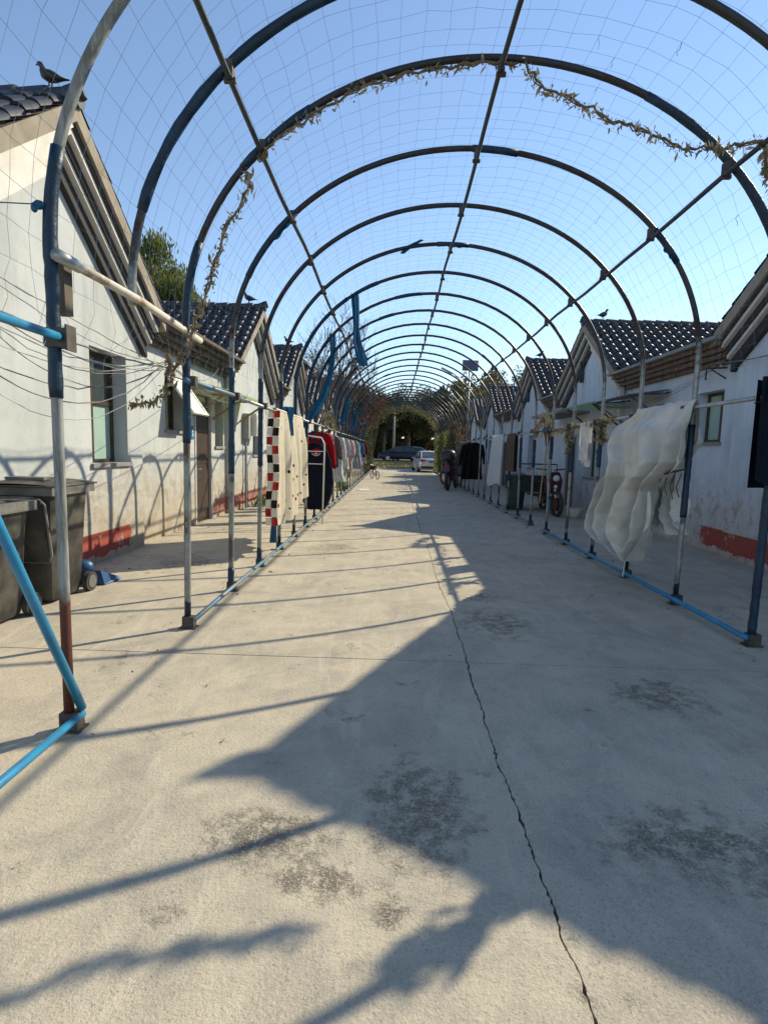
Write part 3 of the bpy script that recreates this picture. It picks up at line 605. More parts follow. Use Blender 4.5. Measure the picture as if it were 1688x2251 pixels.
for i, y in enumerate(arch_y):
    jit[i] = (ra.uniform(-.02, .035), ra.uniform(-.03, .03), 0) if i > 3 else (0.0, 0.0, 0)
    if i in (3, 4, 5): jit[i] = (0.03, 0, 0)
    t0 = 0.965 if i == 2 else 0.0
    ts = [t0]+[k/6 for k in range(1, 7) if k/6 > t0]+[1+k/(60 if i < 8 else 30) for k in range(1, (61 if i < 8 else 31))]+[2+k/6 for k in range(1, 7)]
    nsd = 10 if i < 9 else 6
    m_ = MB(); m_.tube([amap(i, t) for t in ts], 0.026, nsd)
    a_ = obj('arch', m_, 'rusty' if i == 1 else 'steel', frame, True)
    # clamps under the purlins
    for (px, pz) in ((-1.04, 3.72), (.71, 4.31), (2.41, 3.63)):
        c = MB(); c.box((px-.022, y-.030, pz-.045), (px+.022, y+.030, pz+.06)); c.box((px-.036, y-.014, pz-.055), (px+.036, y+.014, pz-.03)); obj('clamp', c, 'clamp', a_)
    for sx in (XL, XR):
        if i == 2 and sx == XL: continue
        c = MB(); c.box((sx-.034, y-.036, 0.0), (sx+.06, y+.036, .10)); c.box((sx-.06, y-.05, 0), (sx+.075, y+.05, .010)); obj('foot', c, 'clamp', a_)
    sv = list(SLV.get(i, []))
    if i > 8:
        for _ in range(ra.randint(1, 2)):
            a0 = ra.uniform(.45, .75); sv.append((a0, a0+ra.uniform(.25, .7)))
        if ra.random() < .5: a0 = ra.uniform(1.2, 1.8); sv.append((a0, a0+ra.uniform(.03, .09)))
        if ra.random() < .6: a0 = ra.uniform(2.1, 2.4); sv.append((a0, a0+ra.uniform(.15, .35)))
    for (a0, a1) in sv:
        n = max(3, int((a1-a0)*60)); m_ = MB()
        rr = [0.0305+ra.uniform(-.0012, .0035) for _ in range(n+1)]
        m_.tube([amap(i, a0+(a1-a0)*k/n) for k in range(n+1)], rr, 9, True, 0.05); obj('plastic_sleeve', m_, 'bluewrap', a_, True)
        if i < 8 and ra.random() < .45 and a0 > .9:    # torn flap
            tt = a0+(a1-a0)*ra.uniform(.2, .8); fl = MB(); p = amap(i, tt); q = amap(i, min(tt+.13, a1)); d = (Vector((XC, p.y, 1.8))-p).normalized()
            fl.grid(lambda u, v: tuple(p.lerp(q, u)+d*(0.024+v*(.022+.012*sin(u*13)))*(.35+.65*sin(pi*min(1, u+.15)))+Vector((0, .01*sin(u*7+v), 0))), 10, 2); obj('torn_flap', fl, 'bluestrip', a_)
Yend = arch_y[-1]
for (px, pz, r) in ((-1.04, 3.69, .019), (.71, 4.275, .019), (2.41, 3.595, .019)):
    m_ = MB(); n = 64; m_.tube([(px+.012*sin(k*.9), 1.4+(Yend+.3-1.4)*k/n, pz+.008*sin(k*1.7)) for k in range(n+1)], r, 7); obj('purlin', m_, 'purlin', frame, True)
def pipe(nm, pts, r, mt, n=8): m_ = MB(); m_.tube(pts, r, n); return obj(nm, m_, mt, frame, True)
xi = XL+.048
pipe('rail', [(xi-.02, 1.4, 2.03), (xi, 2.0, 2.0), (xi, 2.77, 2.0)], .021, 'bluepaint')
pipe('base_rail', [(xi+.005, 1.4, .075), (xi+.005, 2.73, .075)], .021, 'bluepaint')
pipe('brace', [(xi+.01, 2.72, .11), (xi+.005, 1.75, 2.0)], .022, 'bluepaint')
pipe('support_beam', [(XL+.062, 2.66, 2.37), (XL+.062, 3.5, 2.385), (XL+.062, 4.55, 2.35)], .025, 'oldpipe')
m_ = MB(); m_.tube([(XL+.062, 2.64, 2.37), (XL+.062, 2.83, 2.373)], .030, 10); obj('pipe_coupling', m_, 'pipe', frame, True)
m_ = MB(); m_.box((XL-.032, 2.665, 1.955), (XL+.075, 2.735, 2.045)); m_.box((XL+.075, 2.66, 1.94), (XL+.085, 2.74, 2.06)); obj('rail_clamp', m_, 'clamp', frame)
pipe('rail', [(xi, Y0A-.1, 2.0), (xi, 5.6, 2.01), (xi, 5.9, 2.0)], .021, 'railpaint')
pipe('rail', [(xi, 5.86, 2.0), (xi+.005, 7.4, 1.99), (xi, 9.2, 2.0)], .0195, 'pipe')
pipe('rail', [(xi, 9.3+k*3.0+0.0, 2.0+.012*sin(k*2)) for k in range(11)], .0185, 'pipe')
pipe('base_rail', [(xi+.005, Y0A+k*1.5, .07) for k in range(24)], .021, 'railpaint')
xj = XR-.048
pipe('rail', [(xj, 4.2, 2.0), (xj, 6.0, 1.995), (xj, 8.2, 1.985), (xj, 11, 1.96)], .0195, 'pipe')
pipe('rail', [(xj, 10.9+k*3, 1.96+.015*sin(k*1.3)) for k in range(10)], .0185, 'pipe')
pipe('base_rail', [(xj-.005, Y0A-.03, .07), (xj-.005, Y0A+5*SP+.05, .07)], .024, 'bluepaint')
pipe('base_rail', [(xj-.005, Y0A+6*SP-.05+k*2, .07) for k in range(13)], .021, 'railpaint')
for i in range(3, 33):
    for sx, zz in ((xi, 2.0), (xj, 1.98)):
        if ra.random() < .55 or i < 6:
            m_ = MB(); m_.box((sx-.05, arch_y[i]-.03, zz-.035), (sx+.05, arch_y[i]+.03, zz+.04)); obj('rail_clamp', m_, 'clamp', frame)

# ------------------------------------------------------------------ bird net over the hoops
rn = random.Random(5)
net = MB(); CELL = 0.165
T0, T1 = 0.93, 2.06
# equal arc-length samples of the hoop
samp = []; acc = 0; prev = None
for k in range(601):
    t = T0+(T1-T0)*k/600; x, z = arch_pt(t, .035)
    if prev: acc += sqrt((x-prev[0])**2+(z-prev[1])**2)
    samp.append((acc, x, z)); prev = (x, z)
NA = int(acc/CELL); NY = int((Yend-1.4)/CELL)
def arc(u):
    d = u*acc; lo = 0; hi = 600
    while hi-lo > 1:
        md = (lo+hi)//2
        if samp[md][0] < d: lo = md
        else: hi = md
    f = (d-samp[lo][0])/max(1e-9, samp[hi][0]-samp[lo][0]); return samp[lo][1]+(samp[hi][1]-samp[lo][1])*f, samp[lo][2]+(samp[hi][2]-samp[lo][2])*f
gp = {}
for j in range(NY+1):
    y = 1.4+CELL*j
    near = min(abs(y-a) for a in arch_y)
    for i in range(NA+1):
        x, z = arc(i/NA); nx, nz = (x-XC), (z-ZS); l_ = sqrt(nx*nx+nz*nz) or 1
        sag = min(near, .6)*(0.06+.03*sin(i*.5+j*.11))+.004*rn.gauss(0, 1)
        gp[i, j] = Vector((x-nx/l_*sag+.006*rn.gauss(0, 1), y+.008*rn.gauss(0, 1)+.05*sin(i*.35+1.3*sin(j*.05)), z-nz/l_*sag-.02*min(near, .6)+.005*rn.gauss(0, 1)))
RN = 0.0010
for i in range(NA+1):
    run = []
    for j in range(NY+1):
        run.append(gp[i, j])
    net.tube(run, RN, 3, False)
for j in range(NY+1):
    net.tube([gp[i, j] for i in range(NA+1)], RN, 3, False)
# torn edge strings hanging on the left
for j in range(0, 26):
    p = gp[0, j]; n = rn.randint(3, 6); q = [p]
    for k in range(n): q.append(q[-1]+Vector((rn.uniform(-.06, .04), rn.uniform(-.06, .06), -rn.uniform(.04, .12))))
    net.tube(q, RN, 3, False)
for _ in range(26):
    p = gp[rn.randint(4, NA-4), rn.randint(4, 60)]; q = [p]
    for k in range(3): q.append(q[-1]+Vector((rn.uniform(-.02, .02), rn.uniform(-.02, .02), -rn.uniform(.015, .035))))
    net.tube(q, RN*2.4, 3, False)
tag(obj('bird_netting', net, 'net'), 'thin square mesh netting stretched over the arched hoops', 'netting')

# ------------------------------------------------------------------ dried vines
def vine(name, pts, label, dens, lsz, spread, mt='dryleaf', droop=0.0, seed=1, sub=6, r=.009, group='dried vines on the frame'):
    rv = random.Random(seed); P = [Vector(p) for p in pts]; full = []
    for a, b_ in zip(P[:-1], P[1:]):
        for k in range(sub):
            q = a.lerp(b_, k/sub); full.append(q+Vector((rv.gauss(0, 1), rv.gauss(0, 1), rv.gauss(0, 1)))*spread*.45)
    full.append(P[-1])
    v = thing(name, label, 'vine', P[0], group)
    st = MB(); st.tube(full, r, 5)
    tw = [p+Vector((.02*sin(k*1.1), .02*cos(k*1.1), -droop*.5)) for k, p in enumerate(full)]; st.tube(tw, r*.6, 4)
    obj('stem', st, 'vine', v)
    lf = MB()
    for a, b_ in zip(full[:-1], full[1:]):
        n = max(1, int((b_-a).length*dens))
        for _ in range(n):
            if rv.random() < .25 and sin(a.x*9+a.z*7) < 0: continue
            p = a.lerp(b_, rv.random())+Vector((rv.gauss(0, spread), rv.gauss(0, spread), rv.gauss(-droop, spread)))
            s_ = lsz*rv.uniform(.4, 1.5)
            random.seed(rv.random()); lf.leaf(p, s_, rv.uniform(1.2, 3.6), (rv.gauss(0, .6), rv.gauss(0, .6), rv.gauss(-.7, .7)))
    stuff(obj('dry_leaves', lf, mt, v)); return v
YC = Y0A
A3 = lambda t, off=-.045: amap(3, t, off)+Vector((0, -.02, 0))
vine('dried_vine', [A3(t) for t in (1.215, 1.26, 1.30, 1.35, 1.40, 1.44, 1.48, 1.52)], 'withered vine wound under the hoop between left purlin and ridge', 150, .020, .022, seed=2, droop=.01)
vine('dried_vine', [A3(1.20), (-1.14, 4.30, 3.45), (-1.30, 4.28, 3.1), (-1.42, 4.27, 2.75), (-1.52, 4.25, 2.45), (-1.60, 4.22, 2.2), (-1.70, 4.2, 2.02), (-1.76, 4.2, 1.86), (-1.86, 4.18, 1.80), (-2.0, 4.15, 1.79)], 'withered vine hanging from the purlin down past the white wall to a ragged end', 190, .022, .020, seed=4, sub=5)
vine('dried_vine', [A3(1.53), (1.0, YC, 4.20), (1.3, YC, 4.08), (1.55, YC, 3.96), (1.8, YC-.02, 3.88), (2.05, YC-.05, 3.76), (2.25, YC-.2, 3.68), (2.40, YC-.42, 3.62)], 'withered vine sagging below the hoop from the ridge to the shaded purlin', 200, .020, .020, droop=.015, seed=6)
vine('dried_vine', [(2.41, 3.93, 3.60), (2.45, 3.92, 3.4), (2.53, 3.9, 3.2), (2.60, 3.88, 3.05), (2.72, 3.8, 2.85), (2.80, 3.75, 2.7)], 'pale withered vine strand dangling from the shaded purlin', 230, .024, .020, seed=8)
vine('dried_vine', [(2.95, 3.56, 2.62), (2.93, 3.52, 2.5), (2.96, 3.53, 2.36), (2.9, 3.55, 2.22), (2.95, 3.5, 2.1)], 'thick withered vine clump added out of view on the hoop to shadow the lane', 420, .040, .030, seed=9, r=.014)  # out-of-view clump, added for the blotchy shadow it casts on the paving
vine('dried_vine', [(xj, 4.10, 2.02), (xj, 4.22, 2.05), (xj, 4.40, 2.03)], 'pale dried flower bunch tied where the rail meets the blue post', 420, .022, .025, seed=10)
vine('dried_vine', [(xj, 7.3, 2.03), (xj, 8.2, 2.0), (xj, 9.2, 1.99), (xj-.02, 10.0, 1.96), (xj-.05, 10.5, 1.92)], 'pale dried garland wound along the shaded rail', 130, .030, .030, seed=12, droop=.03)
vine('dried_vine', [(xj-.05, 10.1, 2.0), (xj-.08, 10.35, 2.18), (xj-.03, 10.7, 2.20), (xj-.05, 11.0, 2.05), (xj-.04, 11.1, 1.85)], 'bushy dried wreath over the broom head', 220, .035, .045, seed=13)
vine('dried_vine', [(xj-.02, 9.2, 1.95), (xj-.03, 9.15, 1.75), (xj-.02, 9.12, 1.55)], 'short dried sprig hanging down the post beside the broom', 220, .035, .025, seed=14)
vine('dried_vine', [(xj-.02, 7.7, 1.98), (xj-.03, 7.68, 1.8), (xj-.02, 7.66, 1.7)], 'short dried sprig hanging beside the grey sheet', 260, .04, .03, seed=15)
vine('dried_vine', [(xi, 12.6, 2.0), (xi-.02, 13.1, 2.2), (xi+.02, 13.6, 2.3), (xi, 14.1, 2.1), (xi, 14.6, 2.02)], 'dried wreath on the sunlit rail above the red top', 200, .04, .05, seed=16)

# ------------------------------------------------------------------ loose cables on the left
wb = thing('cable_bundle', 'tangle of thin slack cables looping across the sunlit white wall', 'cable', (-1.75, 4.2, 1.85))
rw = random.Random(21); K = Vector((-1.75, 4.25, 2.13))
starts = [(-2.2, 2.9, 2.42), (-2.2, 2.9, 2.40), (-2.3, 3.0, 2.27), (-2.3, 3.0, 2.26), (-2.3, 3.0, 2.22), (-2.2, 2.9, 2.16), (-2.2, 2.9, 2.05), (-2.25, 2.95, 1.96), (-2.25, 2.95, 1.93), (-2.3, 3.0, 1.86), (-2.25, 2.9, 2.20)]
sags = [.02, .10, .06, .16, .22, .10, .12, .18, .28, .34, .30]
for k, (st, sg) in enumerate(zip(starts, sags)):
    a = Vector(st); b_ = K+Vector((0, 0, rw.uniform(-.06, .04))); n = 18; m_ = MB(); pts = []
    for i in range(n+1):
        t = i/n; p = a.lerp(b_, t); p.z -= sg*4*t*(1-t)+.004*rw.gauss(0, 1); pts.append(p)
    far = Vector((a.x-1.1, a.y-2.2, a.z+.25)); pts = [far]+pts
    m_.tube(pts, rw.choice((.0025, .003, .004)) if k not in (2, 3) else .006, 5); obj('cable', m_, 'wire' if k % 3 else 'wirew', wb)
m_ = MB(); m_.tube([K+Vector((0, 0, .06)), K+Vector((.02, .02, -.02)), K+Vector((-.02, .03, -.10))], .02, 6); obj('knot', m_, 'vine', wb)
# cables from the knot to the eave behind
m_ = MB()
for k in range(3):
    a = K; b_ = Vector((-3.35, 10.5+k*1.2, 2.95-.05*k)); pts = [a.lerp(b_, t/12)-Vector((0, 0, .35*4*(t/12)*(1-t/12)*(.5+.2*k))) for t in range(13)]
    m_.tube(pts, .004, 5)
obj('cable', m_, 'wire', wb)
rc_ = thing('cable_bundle', 'dark cable slung along the shaded wall under the brick eave', 'cable', (5.0, 8.9, 2.9))
for k in range(3):
    a = Vector((5.08, 9.0, 2.98-.02*k)); b_ = Vector((5.02, 13.6, 2.65+.05*k)); m_ = MB(); m_.tube([a.lerp(b_, t/10)-Vector((0, 0, .16*4*(t/10)*(1-t/10)*(1+.4*k))) for t in range(11)], .006, 5); obj('cable', m_, 'wire' if k else 'wirew', rc_)
m_ = MB(); a = Vector((5.08, 9.0, 3.02)); b_ = Vector((4.95, 5.5, 3.05)); m_.tube([a.lerp(b_, t/10)-Vector((0, 0, .12*4*(t/10)*(1-t/10))) for t in range(11)], .009, 5); obj('cable', m_, 'wire', rc_)

# ------------------------------------------------------------------ cloth things on the rails
def rings(path, dims, n=14, fold=0.0, seed=0, fk=5):
    """path: centre points (top to bottom); dims: (half width along x, half depth along y)"""
    out = []
    for k, (c, (a, b_)) in enumerate(zip(path, dims)):
        f = fold*min(1, k/max(1, len(path)-1)*1.3)
        out.append([(c[0]+a*cos(2*pi*i/n)*(1+f*.25*sin(fk*2*pi*i/n+seed+k*.2)), c[1]+b_*sin(2*pi*i/n)*(1+f*1.2*sin(fk*2*pi*i/n+seed*2+k*.3))+f*.05*sin(i*1.7+k*.4+seed), c[2]) for i in range(n)])
    return out
def turn(m_, c, ang):
    ca, sa = cos(ang), sin(ang); m_.v = [(c[0]+(x-c[0])*ca-(y-c[1])*sa, c[1]+(x-c[0])*sa+(y-c[1])*ca, z) for x, y, z in m_.v]; return m_
def garment(name, label, cat, X, Y, w_, h_, mt, kind='top', sl=0.5, slm=None, ang=0.0, zt=1.955, seed=0, hang=True):
    t = thing(name, label, cat, (X, Y, zt-h_), 'laundry hanging on the rails'); c = (X, Y); z0 = zt-.09
    if kind in ('top', 'dress'):
        hs = [0, .03, .08, .18, .35, .55, .75, .9, 1]; wd = [.22, .55, .86, .92, .86, .84, .88, .92, .95] if kind == 'top' else [.2, .5, .75, .8, .72, .85, 1.0, 1.1, 1.15]
        b_ = MB(); b_.loft(rings([(X, Y, z0-h_*q) for q in hs], [(w_/2*v, .035+.035*q) for v, q in zip(wd, hs)], 22, .6, seed, 6)); obj('body', turn(b_, c, ang), mt, t, True)
        if sl:
            for sg in (-1, 1):
                a = Vector((X+sg*w_*.36, Y, z0-.05)); b2 = Vector((X+sg*(w_*.5+sl*.05), Y+.02*sg+.05*sin(seed*3+sg), z0-.05-sl*(1+.08*sin(seed*5+sg)))); n = 6
                pts = [a.lerp(b2, k/n)+Vector((sg*.03*sin(pi*k/n), .012*sin(k*2+seed), 0)) for k in range(n+1)]
                m_ = MB(); m_.loft([[(p.x+(.085-.03*k/n)*cos(2*pi*i/10)*.9, p.y+.04*sin(2*pi*i/10), p.z+(.02*cos(2*pi*i/10)*sg*-1)) for i in range(10)] for k, p in enumerate(pts)]); obj('sleeve', turn(m_, c, ang), slm or mt, t, True)
    elif kind == 'baggy':
        hs = [0, .06, .2, .4, .6, .75, .88, 1]; wd = [.55, .72, .9, 1.02, 1.05, 1.0, .86, .62]
        b_ = MB(); b_.loft(rings([(X+.02*sin(q*4), Y, z0-h_*q) for q in hs], [(w_/2*v, .05+.06*q) for v, q in zip(wd, hs)], 24, .5, seed, 5)); obj('trouser_body', turn(b_, c, ang), mt, t, True)
    elif kind == 'trousers':
        b_ = MB(); b_.loft(rings([(X, Y, z0-h_*q) for q in (0, .05, .2, .32)], [(w_/2*v, .05+.02*q) for v, q in ((.85, 0), (.9, 1), (1, 1), (1.02, 1))], 20, .4, seed)); obj('seat', turn(b_, c, ang), mt, t, True)
        for sg in (-1, 1):
            m_ = MB(); m_.loft(rings([(X+sg*w_*.25, Y, z0-h_*q) for q in (.26, .5, .75, 1)], [(w_*.26, .05), (w_*.23, .045), (w_*.21, .045), (w_*.20, .04)], 14, .6, seed+sg)); obj('leg', turn(m_, c, ang), mt, t, True)
    if hang:
        hg = MB(); hg.tube([(X, Y, 2.025), (X+.02, Y, 2.03), (X+.022, Y, 2.0), (X, Y, z0+.03)], .004, 5); hg.tube([(X-w_*.33, Y, z0-.04), (X, Y, z0+.03), (X+w_*.33, Y, z0-.04)], .006, 5); obj('hanger', turn(hg, c, ang), 'blackpl', t)
    return t
# dotted quilt folded over the left rail
def uvgrid(name, fn, nu, nv, mt, parent, scale):
    m_ = MB(); m_.grid(fn, nu, nv); o = obj(name, m_, mt, parent, True)
    uv = o.data.uv_layers.new(name='UVMap')
    for lp in o.data.loops:
        v = lp.vertex_index; uv.data[lp.index].uv = ((v % (nu+1))/nu*scale[0], (v//(nu+1))/nv*scale[1])
    return o
q = thing('quilt', 'cream quilt with dark dots and red black checked edge over the sunlit rail', 'quilt', (xi, 8.4, .4), 'laundry hanging on the rails')
def qf(u, v, side):
    y = 7.42+2.1*u+.10*v*(u-.5); L = 1.52+.13*sin(u*3.0+.5)-.22*u
    z = 2.028-v*L
    off = .028+.02*min(1, v*5)+(.045*min(1, v*2)*sin(u*38+v*1.2+1.5*sin(u*6))+.05*sin(u*15+1+.8*v)*min(1, v*3)+.05*v if side > 0 else .01*sin(u*20))*min(1, u*6)
    return (xi+side*off, y+.02*sin(v*6+u*8), z-.02*(1-min(1, v*12)))
uvgrid('front_face', lambda u, v: qf(u, v, 1), 70, 36, 'quilt', q, (2.1, 1.5))
uvgrid('back_face', lambda u, v: qf(u, v*.93, -1), 40, 24, 'quilt', q, (2.1, 1.5))
m_ = MB(); m_.grid(lambda u, v: (xi+.03*cos(pi*v)+.0, 7.42+2.1*u, 2.015+.022*sin(pi*v)), 30, 6); obj('fold', m_, 'qback', q, True)
for sd, n in ((1, 13), (-1, 13)):
    for k in range(n):
        m_ = MB(); v0, v1 = k/n+.01, (k+1)/n+.002
        def ef(u, v, sd=sd, v0=v0, v1=v1):
            p = Vector(qf(0.0, min(1, v0+(v1-v0)*v), sd)); return (xi-.012+sd*.042-.042+.082*u+.012*sin(p.z*7), p.y-.02-.012*sd-.02*sin(pi*u), p.z)
        m_.grid(ef, 3, 4); obj('edge_square', m_, ('c_square_r', 'qback', 'c_square_k', 'qback')[(k+(0 if sd > 0 else 1)) % 4], q)
# overalls and red top
garment('hoodie', 'red long sleeved hooded top hanging inside navy dungarees', 'top', xi, 11.62, .62, .80, 'c_red', 'top', .74, ang=.15, seed=1)
dg = garment('dungarees', 'long baggy navy dungarees with red chest patch hanging over red top', 'dungarees', xi+.012, 11.50, .60, 1.30, 'c_navy', 'baggy', ang=.15, zt=1.62, seed=2, hang=False)
m_ = MB(); m_.loft(rings([(xi, 11.52, z) for z in (1.62, 1.5, 1.3)], [(.13, .07), (.19, .085), (.24, .09)], 16)); obj('bib', m_, 'c_navy', dg, True)
for sg in (-1, 1): m_ = MB(); m_.tube([(xi+sg*.10, 11.435, 1.60), (xi+sg*.12, 11.50, 1.80), (xi+sg*.11, 11.60, 1.875)], .016, 6); obj('strap', m_, 'c_navy', dg)
m_ = MB(); m_.loft([[(xi-.0+r*cos(a*pi/8), 11.425-.004*k, 1.43+r*.9*sin(a*pi/8)) for a in range(16)] for k, r in ((0, .095), (1, .09))]); obj('chest_patch', m_, 'c_red', dg)
m_ = MB(); m_.tube([(xi+.085*cos(a), 11.418, 1.415+.055*sin(a)) for a in [pi+pi*k/8 for k in range(9)]], .009, 5); m_.ball((xi, 11.419, 1.40), (.035, .006, .018)); obj('patch_trim', m_, 'c_white', dg)
rk = thing('drying_rack', 'pale bent pipe drying rack standing among the hanging clothes', 'rack', (xi+.15, 10.9, 0))
m_ = MB(); m_.tube([(xi+.22, 10.9, 0), (xi+.24, 10.9, 1.60), (xi+.18, 10.9, 1.72), (xi-.28, 10.9, 1.78), (xi-.34, 10.9, 1.66), (xi-.36, 10.9, 0)], .016, 7); obj('pipe_frame', m_, 'pvcwhite', rk, True)
for zz in (1.2, 1.45): m_ = MB(); m_.tube([(xi+.235, 10.9, zz), (xi-.35, 10.9, zz)], .008, 5); obj('crossbar', m_, 'pvcwhite', rk)
garment('jacket', 'dark plum patterned jacket beside the white shirt', 'jacket', xi, 13.75, .5, .82, 'c_plum', 'top', .58, ang=.2, seed=3)
garment('shirt', 'long white shirt on the sunlit rail', 'shirt', xi+.03, 14.45, .55, 1.15, 'c_white', 'top', .6, ang=.25, seed=4)
garment('towel_dress', 'pale cyan dress below the white shirt', 'dress', xi-.02, 15.1, .5, 1.25, 'c_cyan', 'dress', 0, ang=.1, seed=5)
garment('long_sleeved_jumper', 'pale grey jumper between dress and beige coat', 'top', xi, 16.6, .5, .95, 'c_palegrey', 'top', .5, ang=.1, seed=6)
garment('coat', 'long beige pink coat on the sunlit rail', 'coat', xi+.02, 17.7, .55, 1.1, 'c_beige', 'top', .55, slm='c_pink', ang=.2, seed=7)
garment('small_jumper', 'small pink top behind the beige coat', 'top', xi, 18.6, .5, .75, 'c_pink', 'top', .5, ang=.2, seed=8)
garment('thin_jumper', 'pale teal jumper far along the sunlit rail', 'top', xi, 20.9, .5, 1.0, 'c_teal', 'top', .5, ang=.1, seed=9)
garment('trousers', 'grey brown trousers far along the sunlit rail', 'trousers', xi, 21.6, .42, 1.05, 'c_grey', 'trousers', ang=.1, seed=10)
garment('lilac_dress', 'pale lilac dress far along the sunlit rail', 'dress', xi+.03, 22.8, .5, 1.15, 'c_lilac', 'dress', 0, ang=.1, seed=11)
garment('blue_shirt', 'mid blue shirt near the far end of the rail', 'shirt', xi, 24.2, .55, .9, 'c_blue', 'top', .55, ang=.1, seed=12)
garment('dark_jumper', 'black top near the far end of the sunlit rail', 'top', xi+.03, 25.3, .55, .7, 'c_black', 'top', .5, ang=.1, seed=13)
garment('red_shirt', 'faded pink red shirt at the far end of the rail', 'shirt', xi+.05, 26.6, .5, 1.0, 'c_pink', 'top', .5, slm='c_red', ang=.1, seed=14)
garment('white_vest', 'small white vest above the plum jacket', 'vest', xi, 13.1, .42, .5, 'c_lilac', 'top', 0, ang=.1, seed=15)
# right rail
garment('coat', 'wide black coat hanging on the shaded rail', 'coat', xj-.02, 19.6, .62, 1.30, 'c_black', 'top', .75, ang=-.15, seed=16)
garment('coat', 'second black coat behind the wide black coat', 'coat', xj-.05, 20.6, .60, 1.35, 'c_black', 'top', .75, ang=-.15, seed=17)
garment('coat', 'dull grey coat at the far end of the black coats', 'coat', xj-.05, 21.8, .60, 1.25, 'c_grey', 'top', .7, ang=-.15, seed=18)
# light jeans folded over the rail
j = thing('jeans', 'pale blue grey jeans folded over the shaded rail', 'jeans', (xj, 15.6, .55), 'laundry hanging on the rails')
def leg_sheet(y0, y1, zb, flare, sx, seed, mt, nm):
    m_ = MB()
    def fn(u, v):
        a = 2*pi*u; y = (y0+y1)/2+(y1-y0)/2*cos(a)*(1+flare*v)+.28*v*flare*2; z = 2.0-(2.0-zb)*v
        return (xj+sx*(.035+.03*v)+.04*sin(a)*(1+.5*v)+.012*sin(5*a+seed+v*4)*v, y, z+.05*v*sin(2*a+seed))
    m_.grid(fn, 24, 14); return obj(nm, m_, mt, j, True)
leg_sheet(14.5, 15.35, .66, .35, -1, 0, 'c_denim', 'leg'); leg_sheet(15.35, 16.05, .62, .5, -1, 2, 'c_denim', 'leg'); leg_sheet(15.75, 16.3, .75, .4, 1, 1, 'c_denim', 'lining')
m_ = MB(); m_.grid(lambda u, v: (xj+.05*cos(pi*v), 14.5+1.75*u, 1.98+.045*sin(pi*v)), 12, 6); obj('fold', m_, 'c_denim', j, True)
tw = thing('towel', 'brown striped towel hanging beside the jeans', 'towel', (xj, 13.6, 1.0), 'laundry hanging on the rails')
for sd in (-1, 1):
    m_ = MB(); m_.grid(lambda u, v: (xj+sd*(.022+.02*min(1, v*6)+.015*sin(u*16)*v), 13.1+.95*u, 1.99-.92*v+.0), 20, 12); obj('face', m_, 'c_brown', tw, True)
m_ = MB(); m_.grid(lambda u, v: (xj+.024*cos(pi*v), 13.1+.95*u, 1.985+.02*sin(pi*v)), 10, 5); obj('fold', m_, 'c_brown', tw)
cl = thing('cloth', 'small white cloth pegged on the shaded rail', 'cloth', (xj, 8.45, 1.3), 'laundry hanging on the rails')
m_ = MB(); m_.grid(lambda u, v: (xj+.022+.012*sin(u*9)*v, 8.2+.42*u, 1.985-.62*v-.03*sin(u*5)*v), 12, 10); m_.grid(lambda u, v: (xj-.022+.012*sin(u*9)*v, 8.2+.42*u, 1.985-.55*v), 12, 10); obj('face', m_, 'c_white', cl, True)
m_ = MB(); m_.grid(lambda u, v: (xj+.022*cos(pi*v), 8.2+.42*u, 1.985+.02*sin(pi*v)), 10, 5); obj('fold', m_, 'c_white', cl)
# big grey dust sheet
sh = thing('dust_sheet', 'large crumpled grey white sheet with torn edges slung over the shaded rail', 'sheet', (xj, 6.6, .2), 'laundry hanging on the rails')
def lerp_tab(tab, v):
    for (a, x), (b_, y) in zip(tab[:-1], tab[1:]):
        if v <= b_: return x+(y-x)*(v-a)/(b_-a)
    return tab[-1][1]
from mathutils import noise as mnoise
SR = [(6.66, 2.03, 5.39, 2.03), (7.01, 1.89, 5.35, 1.84), (7.09, 1.65, 5.30, 1.63), (6.97, 1.42, 5.31, 1.46), (6.98, 1.25, 5.48, 1.32), (7.13, 1.06, 5.7, 1.16), (7.40, .72, 5.72, .92), (7.43, .53, 5.78, .76), (7.09, .42, 5.92, .62), (6.67, .35, 6.09, .46), (6.36, .29, 6.21, .32)]
def row_at(R, v):
    f = v*(len(R)-1); i = min(int(f), len(R)-2); f -= i; f2 = f*f*(3-2*f)*.5+f*.5
    return [a+(b_-a)*f2 for a, b_ in zip(R[i], R[i+1])]
def fold(u, v, n_, k=0.0):
    # long folds falling from the rail, gathered at the top, plus a few slack cross creases
    w_ = u+.24*mnoise.noise(Vector((u*2.0, v*1.1, k)))+.09*mnoise.noise(Vector((u*5.0, v*2.2, k+3)))+.30*v*(u-.45)*sin(v*2.6+k)
    a = sin(2*pi*n_*w_+k)+.45*sin(2*pi*n_*1.9*w_+1.3+2.1*v+k)
    a = (1 if a > 0 else -1)*abs(a)**.75
    amp = .034+.115*min(1, v*2.2)*(.65+.5*mnoise.noise(Vector((u*3, v*2, k+5))))
    sw = mnoise.noise(Vector((u*2.6+v, v*3.0-u, k+8)))*.09*min(1, v*3)+(abs(mnoise.noise(Vector((u*4.5-v*3, v*6+u*3, k+12))))**.7)*.07*min(1, v*3)
    return a*amp+sw+mnoise.noise(Vector((u*11, v*9, k)))*.010
def sf(u, v):
    a, za, b_, zb = row_at(SR, v); y = a+(b_-a)*u; z = za+(zb-za)*u; e = min(1, v*7)
    bulge = .22*e*(.35+.65*sin(pi*min(1, v*.85+.1)))*(.55+.45*sin(pi*u))
    f = fold(u, v, 3.4)
    return (xj-.03-bulge+f*(.3+.7*e), y+.35*f*e, z)
m_ = MB(); m_.grid(sf, 130, 110); obj('front_drop', m_, 'c_sheet', sh, True)
